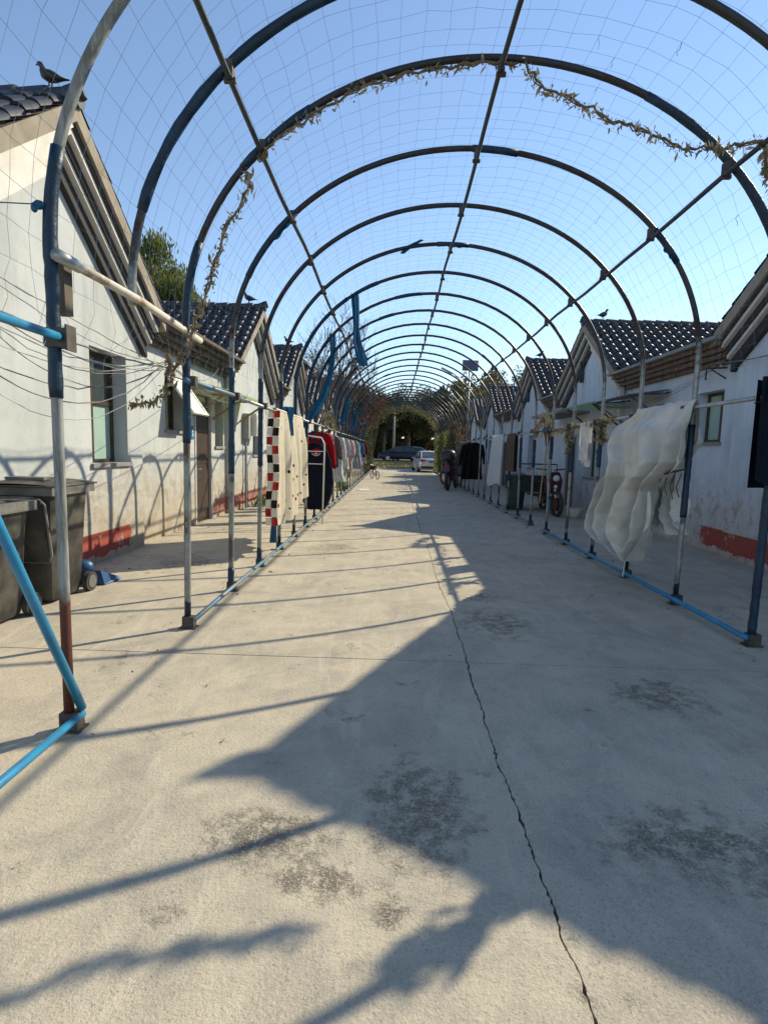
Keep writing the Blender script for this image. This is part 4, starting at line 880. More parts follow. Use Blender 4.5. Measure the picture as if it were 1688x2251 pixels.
SB = [(6.7, 2.03, 5.39, 2.03), (6.6, 1.6, 5.5, 1.65), (6.36, 1.39, 5.82, 1.41), (6.45, 1.12, 5.77, 1.16), (6.41, .9, 5.77, .97), (6.17, .77, 5.77, .82), (5.9, .68, 5.73, .70)]
def sb(u, v):
    a, za, b_, zb = row_at(SB, v); y = a+(b_-a)*u; z = za+(zb-za)*u; e = min(1, v*7)
    return (xj+.03+.09*e+fold(u, v, 3.5, 7)*e*.8, y, z)
m_ = MB(); m_.grid(sb, 50, 50); obj('back_drop', m_, 'c_sheet', sh, True)
def top_(u, v):
    p = Vector(sf(u, 0)).lerp(Vector(sb(u, 0)), v); p.z += (.035+.045*abs(mnoise.noise(Vector((u*6, v*2, 3)))))*sin(pi*v); return tuple(p)
m_ = MB(); m_.grid(top_, 90, 8); obj('fold', m_, 'c_sheet', sh, True)
m_ = MB()
for k in range(4): y = 5.36+.12*k; m_.tube([(xj-.10, y, 1.36+.01*k), (xj-.12, y+.05, 1.22), (xj-.10, y+.02, 1.12-.03*(k % 2))], .006, 4)
m_.tube([(xj-.10, 5.30, 1.40), (xj-.11, 5.75, 1.33)], .010, 4); obj('torn_edge', m_, 'blackpl', sh)
m_ = MB(); m_.tube([sf(.5, 1), tuple(Vector(sf(.5, 1))+Vector((.02, .05, -.10))), tuple(Vector(sf(.5, 1))+Vector((.0, .03, -.19)))], .008, 5); obj('tie_cord', m_, 'c_sheet', sh)
# broom and mop hung head-up on the right rail
br = thing('broom', 'straw broom hung head up on the shaded rail', 'broom', (xj-.05, 10.55, .55))
m_ = MB(); m_.tube([(xj-.04, 10.35, 1.72), (xj-.05, 10.62, .56)], .012, 7); obj('handle', m_, 'bamboo', br)
m_ = MB()
for k in range(70):
    a = random.uniform(0, 2*pi); r = random.uniform(0, .05); m_.tube([(xj-.04+r*.5*cos(a), 10.36+r*.5*sin(a), 1.66), (xj-.04+r*1.9*cos(a), 10.36+r*2.6*sin(a), 2.02+random.uniform(-.05, .03))], .005, 3)
stuff(obj('bristles', m_, 'straw', br))
mo = thing('mop', 'mop with pale handle and blue grip beside the broom', 'mop', (xj-.05, 10.2, .5))
m_ = MB(); m_.tube([(xj-.06, 10.30, 1.95), (xj-.05, 10.05, .75)], .010, 7); obj('handle', m_, 'pipe', mo)
m_ = MB(); m_.tube([(xj-.05, 10.05, .75), (xj-.049, 10.0, .53)], .015, 7); obj('grip', m_, 'bluepaint', mo)
m_ = MB(); m_.box((xj-.12, 10.18, 1.92), (xj+.01, 10.46, 1.985)); obj('head', m_, 'bluestrip', mo)
# dark board strapped to the near right post
bd = thing('wrapped_cloth', 'dark blue cloth wrapped round the nearest shaded post', 'cloth', (2.95, 4.36, 1.2))
m_ = MB()
def bdf(u, v): return (2.815+.27*u+.012*sin(v*9+u*3), 4.30-.05*sin(pi*u)+.012*sin(v*12+u*8), 2.14-(.80+.10*u)*v)
m_.grid(bdf, 12, 16); obj('panel', m_, 'board', bd, True)
m_ = MB(); m_.grid(lambda u, v: (2.83+.25*u, 4.41+.05*sin(pi*u), 2.13-.85*v), 8, 10); obj('back_panel', m_, 'board', bd, True)
m_ = MB(); m_.tube([(2.82, 4.31, 2.14), (2.83, 4.30, 1.35)], .016, 6); m_.tube([(2.815, 4.31, 1.95), (2.95, 4.25, 1.95), (3.09, 4.31, 1.95), (3.08, 4.42, 1.95), (2.83, 4.42, 1.95), (2.815, 4.31, 1.95)], .006, 4); obj('edge_roll', m_, 'board', bd)
# hanging blue plastic strips
def strip(label, pts, w_, seed):
    rs = random.Random(seed); P = [Vector(p) for p in pts]; m_ = MB(); n = len(P)
    for lay in range(2):
        rg = []
        for k, p in enumerate(P):
            ww = w_*(1+.25*sin(k*1.7+seed+lay)); an = .5+.35*sin(k*.9+seed)+lay*.8
            dx, dy = cos(an)*ww/2, sin(an)*ww/2
            rg.append([(p.x-dx, p.y-dy, p.z), (p.x-dx*.3+.02*lay, p.y+dy*.2+.025, p.z), (p.x+dx*.4, p.y-dy*.1-.02, p.z), (p.x+dx, p.y+dy, p.z)])
        m_.loft(rg, False, False)
    return tag(obj('plastic_strip', m_, 'bluestrip', None, True), label, 'plastic strip', 'torn blue plastic hanging from the hoops')
def on(i, t): return amap(i, t)
p7 = on(7, 1.30); strip('wide torn blue plastic strip hanging straight down from a hoop', [p7, p7+Vector((.02, 0, -.25)), p7+Vector((.03, .02, -.5)), p7+Vector((.05, .03, -.75)), p7+Vector((.13, .05, -1.0)), p7+Vector((.16, .05, -1.13))], .15, 1)
p8 = on(9, 1.16); strip('long blue plastic strip drooping sideways before the bare tree', [p8+Vector((.05, 0, .5)), p8+Vector((.07, 0, .1)), p8+Vector((.02, 0, -.35)), p8+Vector((-.10, 0, -.75)), p8+Vector((-.30, -.1, -1.15)), p8+Vector((-.55, -.3, -1.5))], .15, 2)
p9 = on(6, .86); strip('blue plastic gathered at the rail beside the quilt', [p9+Vector((.05, .2, .0)), p9+Vector((.05, .22, -.2)), p9+Vector((.04, .2, -.42))], .22, 3)
p10 = on(6, 0.12); strip('blue plastic tail below the quilt by the base rail', [on(6, .26)+Vector((-.05, -.1, 0)), on(6, .16)+Vector((-.06, -.1, 0)), on(6, .05)+Vector((-.06, -.12, 0))], .09, 4)
for k, (i, t) in enumerate(((14, 1.12), (18, 1.1), (24, 1.12), (29, 1.15))):
    pp = on(i, t); strip(('short blue plastic tatter in front of the russet leaves', 'blue plastic tatter beyond the bare trees', 'blue plastic tatter near the far hoops', 'bright blue plastic tatter at the last hoops')[k], [pp, pp+Vector((-.03, 0, -.3)), pp+Vector((-.12, 0, -.6)), pp+Vector((-.2, -.05, -.9))], .18, 5+k)
pt = on(6, 1.40); strip('small teal plastic scrap clinging below a hoop near the ridge', [pt+Vector((.35, 0, .14)), pt+Vector((.2, 0, .06)), pt+Vector((.08, -.02, -.05))], .07, 12)
pt = on(10, 2.03); strip('thin dark plastic rope hanging from a hoop on the shaded side', [on(10, 1.86), on(10, 1.86)+Vector((0, 0, -.4)), on(10, 1.86)+Vector((.01, 0, -.8)), on(10, 1.86)+Vector((0, 0, -1.2))], .03, 13)
m_ = MB(); m_.ball((XL-.03, 2.67, 2.60), (.026, .02, .022), 7, 5); m_.ball((XL-.045, 2.66, 2.585), (.018, .016, .024), 6, 4); m_.tube([(XL-.06, 2.66, 2.6), (XL-.2, 2.6, 2.58), (XL-.35, 2.5, 2.62)], .003, 4); tag(obj('plastic_knot', m_, 'bluestrip'), 'blue plastic knot tied on the nearest rusty post', 'knot')
m_ = MB(); m_.box((XL-.06, 2.80, 2.14), (XL-.0, 2.87, 2.42)); tag(obj('wood_block', m_, 'corbel2'), 'small brown block hung beside the nearest post coupling', 'block')

# ------------------------------------------------------------------ wheelie bins
def bin_(label, x0, x1, y0, y1, H, open_, seed):
    t = thing('wheelie_bin', label, 'bin', ((x0+x1)/2, (y0+y1)/2, 0), 'black wheelie bins by the wall')
    xc, yc = (x0+x1)/2, (y0+y1)/2; w0, d0 = (x1-x0)/2, (y1-y0)/2; R = []
    for (z, k) in ((.03, .74), (.06, .78), (.35, .85), (.75, .93), (H-.10, 1.0)):
        a, b_ = w0*k, d0*k; c = .22*min(a, b_); ring = []
        for (sx, sy, st) in ((1, 1, 0), (-1, 1, 1), (-1, -1, 2), (1, -1, 3)):
            for q_ in range(3):
                an = pi/2*st+pi/2*q_/2; ring.append((xc+sx*(a-c)+c*cos(an), yc+sy*(b_-c)+c*sin(an)+.03*(1-k), z))
        R.append(ring)
    m_ = MB(); m_.loft(R, True); smooth_angle(obj('body', m_, 'bin', t), 35)
    m_ = MB()
    e = .035
    m_.box((x0-e, y0-e, H-.12), (x1+e, y0+.015, H-.04)); m_.box((x0-e, y1-.015, H-.12), (x1+e, y1+e, H-.04)); m_.box((x0-e, y0+.016, H-.12), (x0+.015, y1-.016, H-.04)); m_.box((x1-.015, y0+.016, H-.12), (x1+e, y1-.016, H-.04)); obj('rim', m_, 'binrim', t)
    m_ = MB(); m_.tube([(x0+.06, y1+.03, H-.07), (x0+.06, y1+.13, H-.04), (x1-.06, y1+.13, H-.04), (x1-.06, y1+.03, H-.07)], .018, 6); obj('handle_bar', m_, 'binrim', t)
    ld = MB()
    if open_:
        ld.add([(x0, y1+.10, H-.05), (x1+.02, y1+.10, H-.05), (x1+.02, y1+.20, H-.62), (x0, y1+.20, H-.62), (x0, y1+.13, H-.05), (x1+.02, y1+.13, H-.05), (x1+.02, y1+.23, H-.62), (x0, y1+.23, H-.62)], [(0, 1, 2, 3), (7, 6, 5, 4), (0, 4, 5, 1), (1, 5, 6, 2), (2, 6, 7, 3), (3, 7, 4, 0)])
        lo = obj('lid', ld, 'bin', t)
        m_ = MB(); m_.tube([(x0+.02, y1+.115, H-.05), (x1, y1+.115, H-.05), (x1+.035, y1+.13, H-.09), (x1+.035, y1+.205, H-.56), (x1, y1+.215, H-.62), (x0+.02, y1+.215, H-.62)], .014, 6); obj('lid_rim', m_, 'binrim', lo, True)
        m_ = MB()
        def bg_(u, v): return (x0+.02+(x1-x0-.04)*u, y0+.02+(y1-y0-.04)*v, H-.08+.10*sin(pi*u)*sin(pi*v)+.02*sin(u*19+v*7)*sin(pi*u))
        m_.grid(bg_, 16, 14); obj('refuse_bag', m_, 'bag', t, True)
    else:
        def lf(u, v): return (x0-.04+(x1-x0+.08)*u, y0-.06+(y1-y0+.14)*v, H-.035+.055*(sin(pi*u)**.5)*(sin(pi*min(1, v*.9+.05))**.5))
        ld.grid(lf, 14, 12); ld.box((x0-.04, y0-.06, H-.045), (x1+.04, y1+.08, H-.03)); lo = obj('lid', ld, 'bin', t, True)
        m_ = MB(); m_.box((x0+.12, y0+.10, H+.008), (x1-.12, y0+.26, H+.035)); obj('lid_boss', m_, 'binrim', lo)
    for sx in (x0+.02, x1-.02):
        m_ = MB(); m_.cyl((sx-.025, y1-.01, .10), (sx+.025, y1-.01, .10), .10, 16); wh = obj('wheel', m_, 'rubber', t)
        m_ = MB()
        sg = 1 if sx > xc else -1
        m_.cyl((sx+sg*.026, y1-.01, .10), (sx+sg*.032, y1-.01, .10), .068, 14); hb = obj('hub', m_, 'binrim', wh)
    m_ = MB(); m_.cyl((x0+.045, y1-.01, .10), (x1-.045, y1-.01, .10), .012, 8); obj('axle', m_, 'clamp', t)
    return t
bin_('open dusty black wheelie bin with its lid hanging down behind', -3.62, -3.08, 4.02, 4.58, 1.04, True, 1)
bin_('closed black wheelie bin standing close to the white wall', -3.64, -3.04, 4.80, 5.42, 1.14, False, 2)
dp = thing('dustpan', 'dark blue plastic dustpan lying behind the closed bin', 'dustpan', (-3.2, 5.75, 0))
m_ = MB(); m_.add([(-3.36, 5.60, .01), (-3.02, 5.62, .01), (-2.96, 5.90, .02), (-3.4, 5.92, .02), (-3.36, 5.60, .16), (-3.06, 5.62, .16), (-3.0, 5.86, .05), (-3.38, 5.9, .05)], [(3, 2, 1, 0), (0, 1, 5, 4), (1, 2, 6, 5), (3, 0, 4, 7), (4, 5, 6, 7)]); obj('pan', m_, 'dpblue', dp)
m_ = MB(); m_.ball((-3.24, 5.62, .20), (.11, .09, .08), 9, 6); obj('hood', m_, 'dpblue', dp, True)

# ------------------------------------------------------------------ pigeons
def pigeon(label, X, Y, Z, ang, sc=1.0):
    pth = [(-.20, 0, .075), (-.16, 0, .078), (-.11, 0, .085), (-.05, 0, .095), (.01, 0, .11), (.055, 0, .13), (.075, 0, .165), (.085, 0, .20), (.10, 0, .222), (.115, 0, .226), (.135, 0, .218), (.15, 0, .212)]
    rad = [.010, .018, .032, .052, .060, .052, .036, .025, .027, .024, .010, .003]
    flat = [(.9, .35), (1.1, .35), (1, .6), (1, .9), (1, 1), (1, 1), (.9, 1), (.9, 1), (.9, 1), (.9, 1), (.8, .8), (.8, .8)]
    R = []
    for k, (p, r) in enumerate(zip(pth, rad)):
        a, b_ = pth[max(0, k-1)], pth[min(len(pth)-1, k+1)]; tx, tz = b_[0]-a[0], b_[2]-a[2]; l_ = sqrt(tx*tx+tz*tz); nx, nz = -tz/l_, tx/l_
        R.append([((p[0]+nx*r*flat[k][1]*sin(2*pi*i/10)), r*flat[k][0]*cos(2*pi*i/10), p[2]+nz*r*flat[k][1]*sin(2*pi*i/10)) for i in range(10)])
    m_ = MB(); m_.loft(R)
    for sg in (-1, 1): m_.tube([(.0, sg*.025, .07), (.005, sg*.025, 0)], [.012, .005], 5); m_.tube([(-.015, sg*.025, .003), (.035, sg*.028, .003)], .004, 4)
    ca, sa = cos(ang), sin(ang); m_.v = [(X+sc*(x*ca-y*sa), Y+sc*(x*sa+y*ca), Z+sc*z) for x, y, z in m_.v]
    return tag(obj('pigeon', m_, 'feather', None, True, (X, Y, Z)), label, 'pigeon', 'pigeons perched on the ridges')
zr = 4.86+.13+.14
pigeon('dark pigeon on the ridge of the house behind the bins', -3.62, HL[0], zr-.015, pi, 1.0)
pigeon('dark pigeon on the tiled ridge behind the dotted quilt', -3.75, HL[1], zr-.015, pi, 1.15)
pigeon('dark pigeon on the narrow ridge before the bare trees', -3.8, HL[2], zr-.015, pi, 1.15)
pigeon('dark pigeon on the wide glinting roof behind the grey sheet', 5.35, HR[1], zr-.075, 0.3, 1.1)
pigeon('dark pigeon on the ridge behind the light jeans', 5.3, HR[2], zr-.075, 0.2, 1.1)

# ------------------------------------------------------------------ solar street lamp
sp = thing('solar_lamp', 'solar panel street lamp on a tall pole behind the shaded hoops', 'street lamp', (3.95, 30.0, 0))
m_ = MB(); m_.tube([(3.95, 30, 0), (3.95, 30, 6.0)], [.07, .045], 10); obj('pole', m_, 'lampgrey', sp, True)
m_ = MB(); c = Vector((3.98, 30, 6.15)); ax = Vector((.42, .05, 0)); az = Vector((.03, .22, .30)); m_.obox(c, ax, az, Vector((0, -.02, .012))); pnl = obj('solar_panel', m_, 'solar', sp)
m_ = MB(); nrm = Vector((0, -.8, .5)); m_.tube([c-ax-az, c+ax-az, c+ax+az, c-ax+az, c-ax-az], .02, 4); obj('panel_frame', m_, 'lampgrey', pnl)
m_ = MB(); m_.tube([(3.95, 30, 4.9), (3.4, 29.9, 5.45), (2.95, 29.85, 5.75)], .03, 6); ar = obj('arm', m_, 'lampgrey', sp, True)
m_ = MB(); m_.loft(rings([(0, 0, 0)]*2, [(.1, .1), (.1, .1)], 4)) if False else m_.obox((2.72, 29.82, 5.82), Vector((.30, .02, -.14)), Vector((0, .10, 0)), Vector((.02, 0, .035))); obj('lamp_head', m_, 'lampgrey', ar)
bx = MB(); bx.tube([(3.95, 30, 4.4), (4.15, 30, 4.7), (4.15, 30, 4.9)], .012, 5); obj('stay', bx, 'lampgrey', sp)

# ------------------------------------------------------------------ vehicles
def car(label, loc, ang, paint, L=4.6, W=1.78, Hh=1.46):
    t = thing('parked_car', label, 'car', loc); c = loc
    def place(m_):
        ca, sa = cos(ang), sin(ang); m_.v = [(c[0]+x*ca-y*sa, c[1]+x*sa+y*ca, c[2]+z) for x, y, z in m_.v]; return m_
    # local: +y = front
    st = [(-L/2, .40, .80, .80), (-L/2+.12, .26, .98, .88), (-L/2+.7, .22, 1.02, .99), (-.6, .20, .99, 1.0), (.7, .20, .97, 1.0), (L/2-.8, .22, .90, .98), (L/2-.15, .28, .74, .86), (L/2, .38, .62, .72)]
    R = []
    for (y, zb, zt_, k) in st:
        w2 = W/2*k; R.append([(-w2*.93, y, zb), (-w2, y, zb+.18), (-w2*1.0, y, (zb+zt_)/2+.05), (-w2*.93, y, zt_-.05), (-w2*.80, y, zt_), (0, y, zt_+.02), (w2*.80, y, zt_), (w2*.93, y, zt_-.05), (w2, y, (zb+zt_)/2+.05), (w2, y, zb+.18), (w2*.93, y, zb), (0, y, zb)])
    m_ = MB(); m_.loft(R); body = smooth_angle(obj('body', place(m_), paint, t), 55)
    gs = [(-L/2+.55, 1.0, .82, .70), (-L/2+1.25, Hh-.03, .70, .62), (-.1, Hh, .70, .62), (.45, Hh-.03, .70, .62), (1.35, .96, .80, .72)]
    R = []
    for (y, z, kb, kt) in gs:
        zb = .97; w2 = W/2; yb = y
        R.append([(-w2*.84, yb, zb), (-w2*(.84-(.84-kt)*(z-zb)/.5), yb, z), (-w2*.3*1, yb, z+.012), (w2*.3, yb, z+.012), (w2*(.84-(.84-kt)*(z-zb)/.5), yb, z), (w2*.84, yb, zb)])
    m_ = MB(); m_.loft(R); smooth_angle(obj('glasshouse', place(m_), 'glass', t), 40)
    R = []
    for (y, z) in ((-L/2+1.18, Hh-.055), (-L/2+1.3, Hh), (-.1, Hh+.025), (.45, Hh-.005), (.58, Hh-.06)):
        R.append([(-W*.34, y, z-.03), (-W*.31, y, z+.012), (0, y, z+.03), (W*.31, y, z+.012), (W*.34, y, z-.03), (0, y, z-.02)])
    m_ = MB(); m_.loft(R); smooth_angle(obj('roof', place(m_), paint, t), 50)
    for sx in (-1, 1):
        m_ = MB(); m_.tube([(sx*W*.40, -L/2+.50, 1.0), (sx*W*.335, -L/2+1.22, Hh-.03)], .035, 5); m_.tube([(sx*W*.335, .5, Hh-.04), (sx*W*.40, 1.35, .98)], .035, 5); m_.tube([(sx*W*.405, -.2, .98), (sx*W*.335, -.2, Hh-.02)], .03, 5); obj('pillar', place(m_), paint, t)
        m_ = MB(); m_.add([(sx*W*.24, -L/2-.012+.02, .80), (sx*W*.44, -L/2+.03, .78), (sx*W*.475, -L/2+.22, .80), (sx*W*.47, -L/2+.22, .95), (sx*W*.43, -L/2+.05, .95), (sx*W*.26, -L/2+.02, .93)], [(0, 1, 4, 5), (1, 2, 3, 4)]); m_.v = [(x, y-.03, z) if abs(x) < W*.46 else (x+sx*.03, y, z) for x, y, z in m_.v]; obj('tail_light', place(m_), 'redlamp', t)
        m_ = MB(); m_.obox((sx*W*.52, .85, 1.02), Vector((.07, 0, 0)), Vector((0, .05, 0)), Vector((0, 0, .06))); obj('mirror', place(m_), paint, t)
        for yy in (-L/2+.95, L/2-.85):
            m_ = MB(); m_.cyl((sx*(W/2-.20), yy, .31), (sx*(W/2+.005), yy, .31), .31, 18); wh = obj('wheel', place(m_), 'rubber', t)
            m_ = MB(); m_.cyl((sx*(W/2+.005), yy, .31), (sx*(W/2+.015), yy, .31), .20, 14); obj('rim', place(m_), 'chrome', wh)
    m_ = MB(); m_.box((-.24, -L/2-.02, .72), (.24, -L/2+.01, .84)); obj('number_plate', place(m_), 'plate', t)
    m_ = MB(); m_.box((-W*.42, -L/2-.015, .30), (W*.42, -L/2+.10, .46)); obj('bumper', place(m_), 'blackpl', t)
    return t
car('silver sedan parked with its rear toward the tunnel', (2.60, 42.0, 0), .10, 'silver', W=1.92, Hh=1.52)
car('dark blue car parked crosswise beyond the silver sedan', (.75, 54.5, rise(0, 54.5)), pi/2+.15, 'carblue')
car('pale blue grey car half hidden behind the dark blue car', (1.9, 60.0, rise(0, 60)+.0), pi/2, 'silver')

def two_wheeler(name, label, loc, ang, sc, paint, box=True, cat='motorcycle'):
    t = thing(name, label, cat, loc)
    def P(m_):
        ca, sa = cos(ang), sin(ang); m_.v = [(loc[0]+sc*(x*ca-y*sa), loc[1]+sc*(x*sa+y*ca), loc[2]+sc*z) for x, y, z in m_.v]; return m_
    for yy in (-.62, .62):
        m_ = MB(); n = 20; m_.tube([(0, yy+.26*cos(2*pi*k/n), .30+.26*sin(2*pi*k/n)) for k in range(n+1)], .045, 7, False); w_ = obj('wheel', P(m_), 'rubber', t, True)
        m_ = MB(); m_.cyl((-.03, yy, .30), (.03, yy, .30), .14, 12); obj('rim', P(m_), 'chrome', w_)
    m_ = MB(); m_.loft(rings([(0, 0, z) for z in (.28, .45, .62, .74)], [(.11, .30), (.15, .52), (.16, .60), (.12, .52)], 14)); m_.v = [(x, y-.15, z) for x, y, z in m_.v]; obj('body', P(m_), paint, t, True)
    m_ = MB(); m_.loft(rings([(0, -.28, z) for z in (.72, .78, .84)], [(.13, .36), (.16, .40), (.12, .36)], 12)); obj('seat', P(m_), 'blackpl', t, True)
    m_ = MB(); m_.tube([(0, .60, .32), (0, .44, .75), (0, .38, 1.0)], .035, 7); obj('fork', P(m_), 'chrome', t)
    m_ = MB(); m_.loft([[(x*.2, .50+.06*abs(x), z) for x, z in ((-1, .5), (1, .5), (.9, .85), (.5, .98), (-.5, .98), (-.9, .85))], [(x*.2, .42, z) for x, z in ((-1, .5), (1, .5), (.9, .85), (.5, .98), (-.5, .98), (-.9, .85))]]); obj('front_shield', P(m_), paint, t)
    m_ = MB(); m_.tube([(-.34, .30, 1.04), (-.12, .36, 1.02), (.12, .36, 1.02), (.34, .30, 1.04)], .016, 6); obj('handlebar', P(m_), 'blackpl', t)
    m_ = MB(); m_.ball((0, .56, .88), (.09, .05, .08)); obj('headlamp', P(m_), 'chrome', t)
    for sg in (-1, 1): m_ = MB(); m_.tube([(sg*.22, .34, 1.03), (sg*.30, .34, 1.2)], .006, 4); m_.ball((sg*.31, .33, 1.22), (.06, .02, .04)); obj('mirror', P(m_), 'blackpl', t)
    if box:
        m_ = MB(); m_.loft(rings([(0, -.72, z) for z in (.84, .92, 1.08, 1.16)], [(.19, .16), (.23, .20), (.22, .19), (.14, .12)], 14)); obj('top_box', P(m_), 'blackpl', t, True)
        m_ = MB(); m_.box((-.10, -.93, .55), (.10, -.915, .67)); obj('number_plate', P(m_), 'plate', t)
    m_ = MB(); m_.ball((0, -.80, .70), (.09, .04, .05)); obj('tail_light', P(m_), 'redlamp', t)
    m_ = MB(); m_.tube([(-.12, -.05, .28), (-.22, -.12, .02)], .012, 5); obj('stand', P(m_), 'clamp', t)
    return t
two_wheeler('scooter', 'dark red scooter with black top box beside the black coats', (2.42, 22.4, 0), -.30, 1.38, 'redpaint', cat='scooter')
two_wheeler('scooter', 'second dark scooter half hidden beyond the first', (2.65, 25.0, 0), .4, 1.1, 'blackpl', cat='scooter')
# child's bicycle
kb = thing('child_bicycle', 'small dark child bicycle parked on the sunlit lane edge', 'bicycle', (-.95, 28.6, 0))
def PB(m_):
    a = .45; ca, sa = cos(a), sin(a); m_.v = [(-.95+x*ca-y*sa, 28.6+x*sa+y*ca, z) for x, y, z in m_.v]; return m_
for yy in (-.36, .36):
    m_ = MB(); m_.tube([(0, yy+.20*cos(2*pi*k/16), .22+.20*sin(2*pi*k/16)) for k in range(17)], .022, 6, False); obj('wheel', PB(m_), 'rubber', kb, True)
m_ = MB(); m_.tube([(0, -.36, .22), (0, -.12, .48), (0, .24, .52), (0, .36, .22)], .018, 6); m_.tube([(0, -.12, .48), (0, -.02, .22), (0, .24, .52)], .018, 6); m_.tube([(0, -.36, .22), (0, -.02, .22)], .014, 5); obj('frame', PB(m_), 'greenpaint', kb)
m_ = MB(); m_.tube([(0, .22, .50), (0, .18, .72)], .015, 5); m_.tube([(-.22, .12, .76), (0, .18, .72), (.22, .12, .76)], .014, 5); obj('handlebar', PB(m_), 'blackpl', kb)
m_ = MB(); m_.tube([(0, -.12, .46), (0, -.16, .60)], .014, 5); m_.ball((0, -.17, .63), (.07, .12, .035)); obj('saddle', PB(m_), 'blackpl', kb)
m_ = MB(); m_.box((-.14, .26, .48), (.14, .46, .68)); obj('basket', PB(m_), 'blackpl', kb)
# cargo tricycle
tk = thing('cargo_tricycle', 'red nosed cargo tricycle with dark green load bed by the shaded wall', 'tricycle', (3.95, 14.2, 0))
def PT(m_):
    a = .12; ca, sa = cos(a), sin(a); m_.v = [(3.95+x*ca-y*sa, 14.2+x*sa+y*ca, z) for x, y, z in m_.v]; return m_
m_ = MB(); m_.tube([(0, -.75+.29*cos(2*pi*k/20), .30+.29*sin(2*pi*k/20)) for k in range(21)], .05, 7, False); w_ = obj('wheel', PT(m_), 'rubber', tk, True); m_ = MB(); m_.cyl((-.04, -.75, .30), (.04, -.75, .30), .16, 12); obj('rim', PT(m_), 'redpaint', w_)
for sx in (-.42, .42):
    m_ = MB(); m_.tube([(sx, 1.1+.29*cos(2*pi*k/20), .30+.29*sin(2*pi*k/20)) for k in range(21)], .05, 7, False); w_ = obj('wheel', PT(m_), 'rubber', tk, True); m_ = MB(); m_.cyl((sx-.04, 1.1, .30), (sx+.04, 1.1, .30), .16, 12); obj('rim', PT(m_), 'redpaint', w_)
m_ = MB(); m_.loft([[(x, y, z) for x, z in ((-.16*k, .55), (.16*k, .55), (.20*k, .85), (.12*k, 1.08), (-.12*k, 1.08), (-.20*k, .85))] for y, k in ((-.62, .8), (-.5, 1.2), (-.36, 1.0))]); obj('front_shield', PT(m_), 'redpaint', tk)
m_ = MB(); m_.tube([(0, -.75, .3), (0, -.5, .9), (0, -.42, 1.12)], .035, 6); obj('fork', PT(m_), 'chrome', tk)
m_ = MB(); m_.tube([(-.38, -.25, 1.15), (0, -.40, 1.12), (.38, -.25, 1.15)], .018, 6); obj('handlebar', PT(m_), 'blackpl', tk)
m_ = MB(); m_.ball((0, -.66, .93), (.09, .05, .08)); obj('headlamp', PT(m_), 'pvcwhite', tk, True)
m_ = MB(); m_.ball((0, -.64, .72), (.05, .04, .05)); obj('headlamp', PT(m_), 'pvcwhite', tk, True)
m_ = MB(); m_.box((-.16, -.05, .72), (.16, .40, .80)); m_.box((-.04, -.35, .38), (.04, 1.2, .46)); m_.box((-.03, .1, .46), (.03, .25, .72)); obj('seat', PT(m_), 'blackpl', tk)
m_ = MB(); m_.box((-.50, .5, .50), (.50, 1.7, .54)); m_.box((-.50, .5, .54), (-.47, 1.7, .85)); m_.box((.47, .5, .54), (.50, 1.7, .85)); m_.box((-.469, .5, .54), (.469, .53, .95)); m_.box((-.469, 1.67, .54), (.469, 1.7, .85)); obj('load_bed', PT(m_), 'greenpaint', tk)
m_ = MB(); m_.tube([(-.5, .5, .85), (-.5, .5, 1.25), (.5, .5, 1.25), (.5, .5, .85)], .02, 5); obj('bed_rail', PT(m_), 'greenpaint', tk)
bn = thing('green_bin', 'dark green plastic bin standing beside the cargo tricycle', 'bin', (3.35, 14.9, 0))
m_ = MB(); m_.loft(rings([(3.35, 14.9, z) for z in (0, .1, .5, .9)], [(.20, .20), (.22, .22), (.25, .25), (.28, .28)], 14)); smooth_angle(obj('body', m_, 'greenpaint', bn), 40); m_ = MB(); m_.loft(rings([(3.35, 14.9, z) for z in (.9, .94, .99)], [(.30, .30), (.30, .30), (.2, .2)], 14)); smooth_angle(obj('lid', m_, 'greenpaint', bn), 40)
bk = thing('bucket', 'pale plastic bucket on the ground by the shaded wall', 'bucket', (4.45, 13.3, 0))
m_ = MB(); m_.loft(rings([(4.45, 13.3, z) for z in (0.01, .02, .22)], [(.12, .12), (.13, .13), (.17, .17)], 14)); smooth_angle(obj('pail', m_, 'c_sheet', bk), 40); m_ = MB(); m_.tube([(4.45+.17*cos(a), 13.3, .22+.05*sin(a)) for a in [pi*k/8 for k in range(9)]], .006, 4); obj('handle', m_, 'chrome', bk)
cr = thing('low_stool', 'dark low wooden stool by the shaded wall behind the sheet', 'stool', (4.7, 12.3, 0))
m_ = MB(); m_.box((4.45, 12.1, .26), (4.95, 12.5, .30)); obj('top', m_, 'wood', cr)
for a in (4.48, 4.92):
    for b_ in (12.13, 12.47): m_ = MB(); m_.box((a-.02, b_-.02, 0), (a+.02, b_+.02, .26)); obj('leg', m_, 'wood', cr)

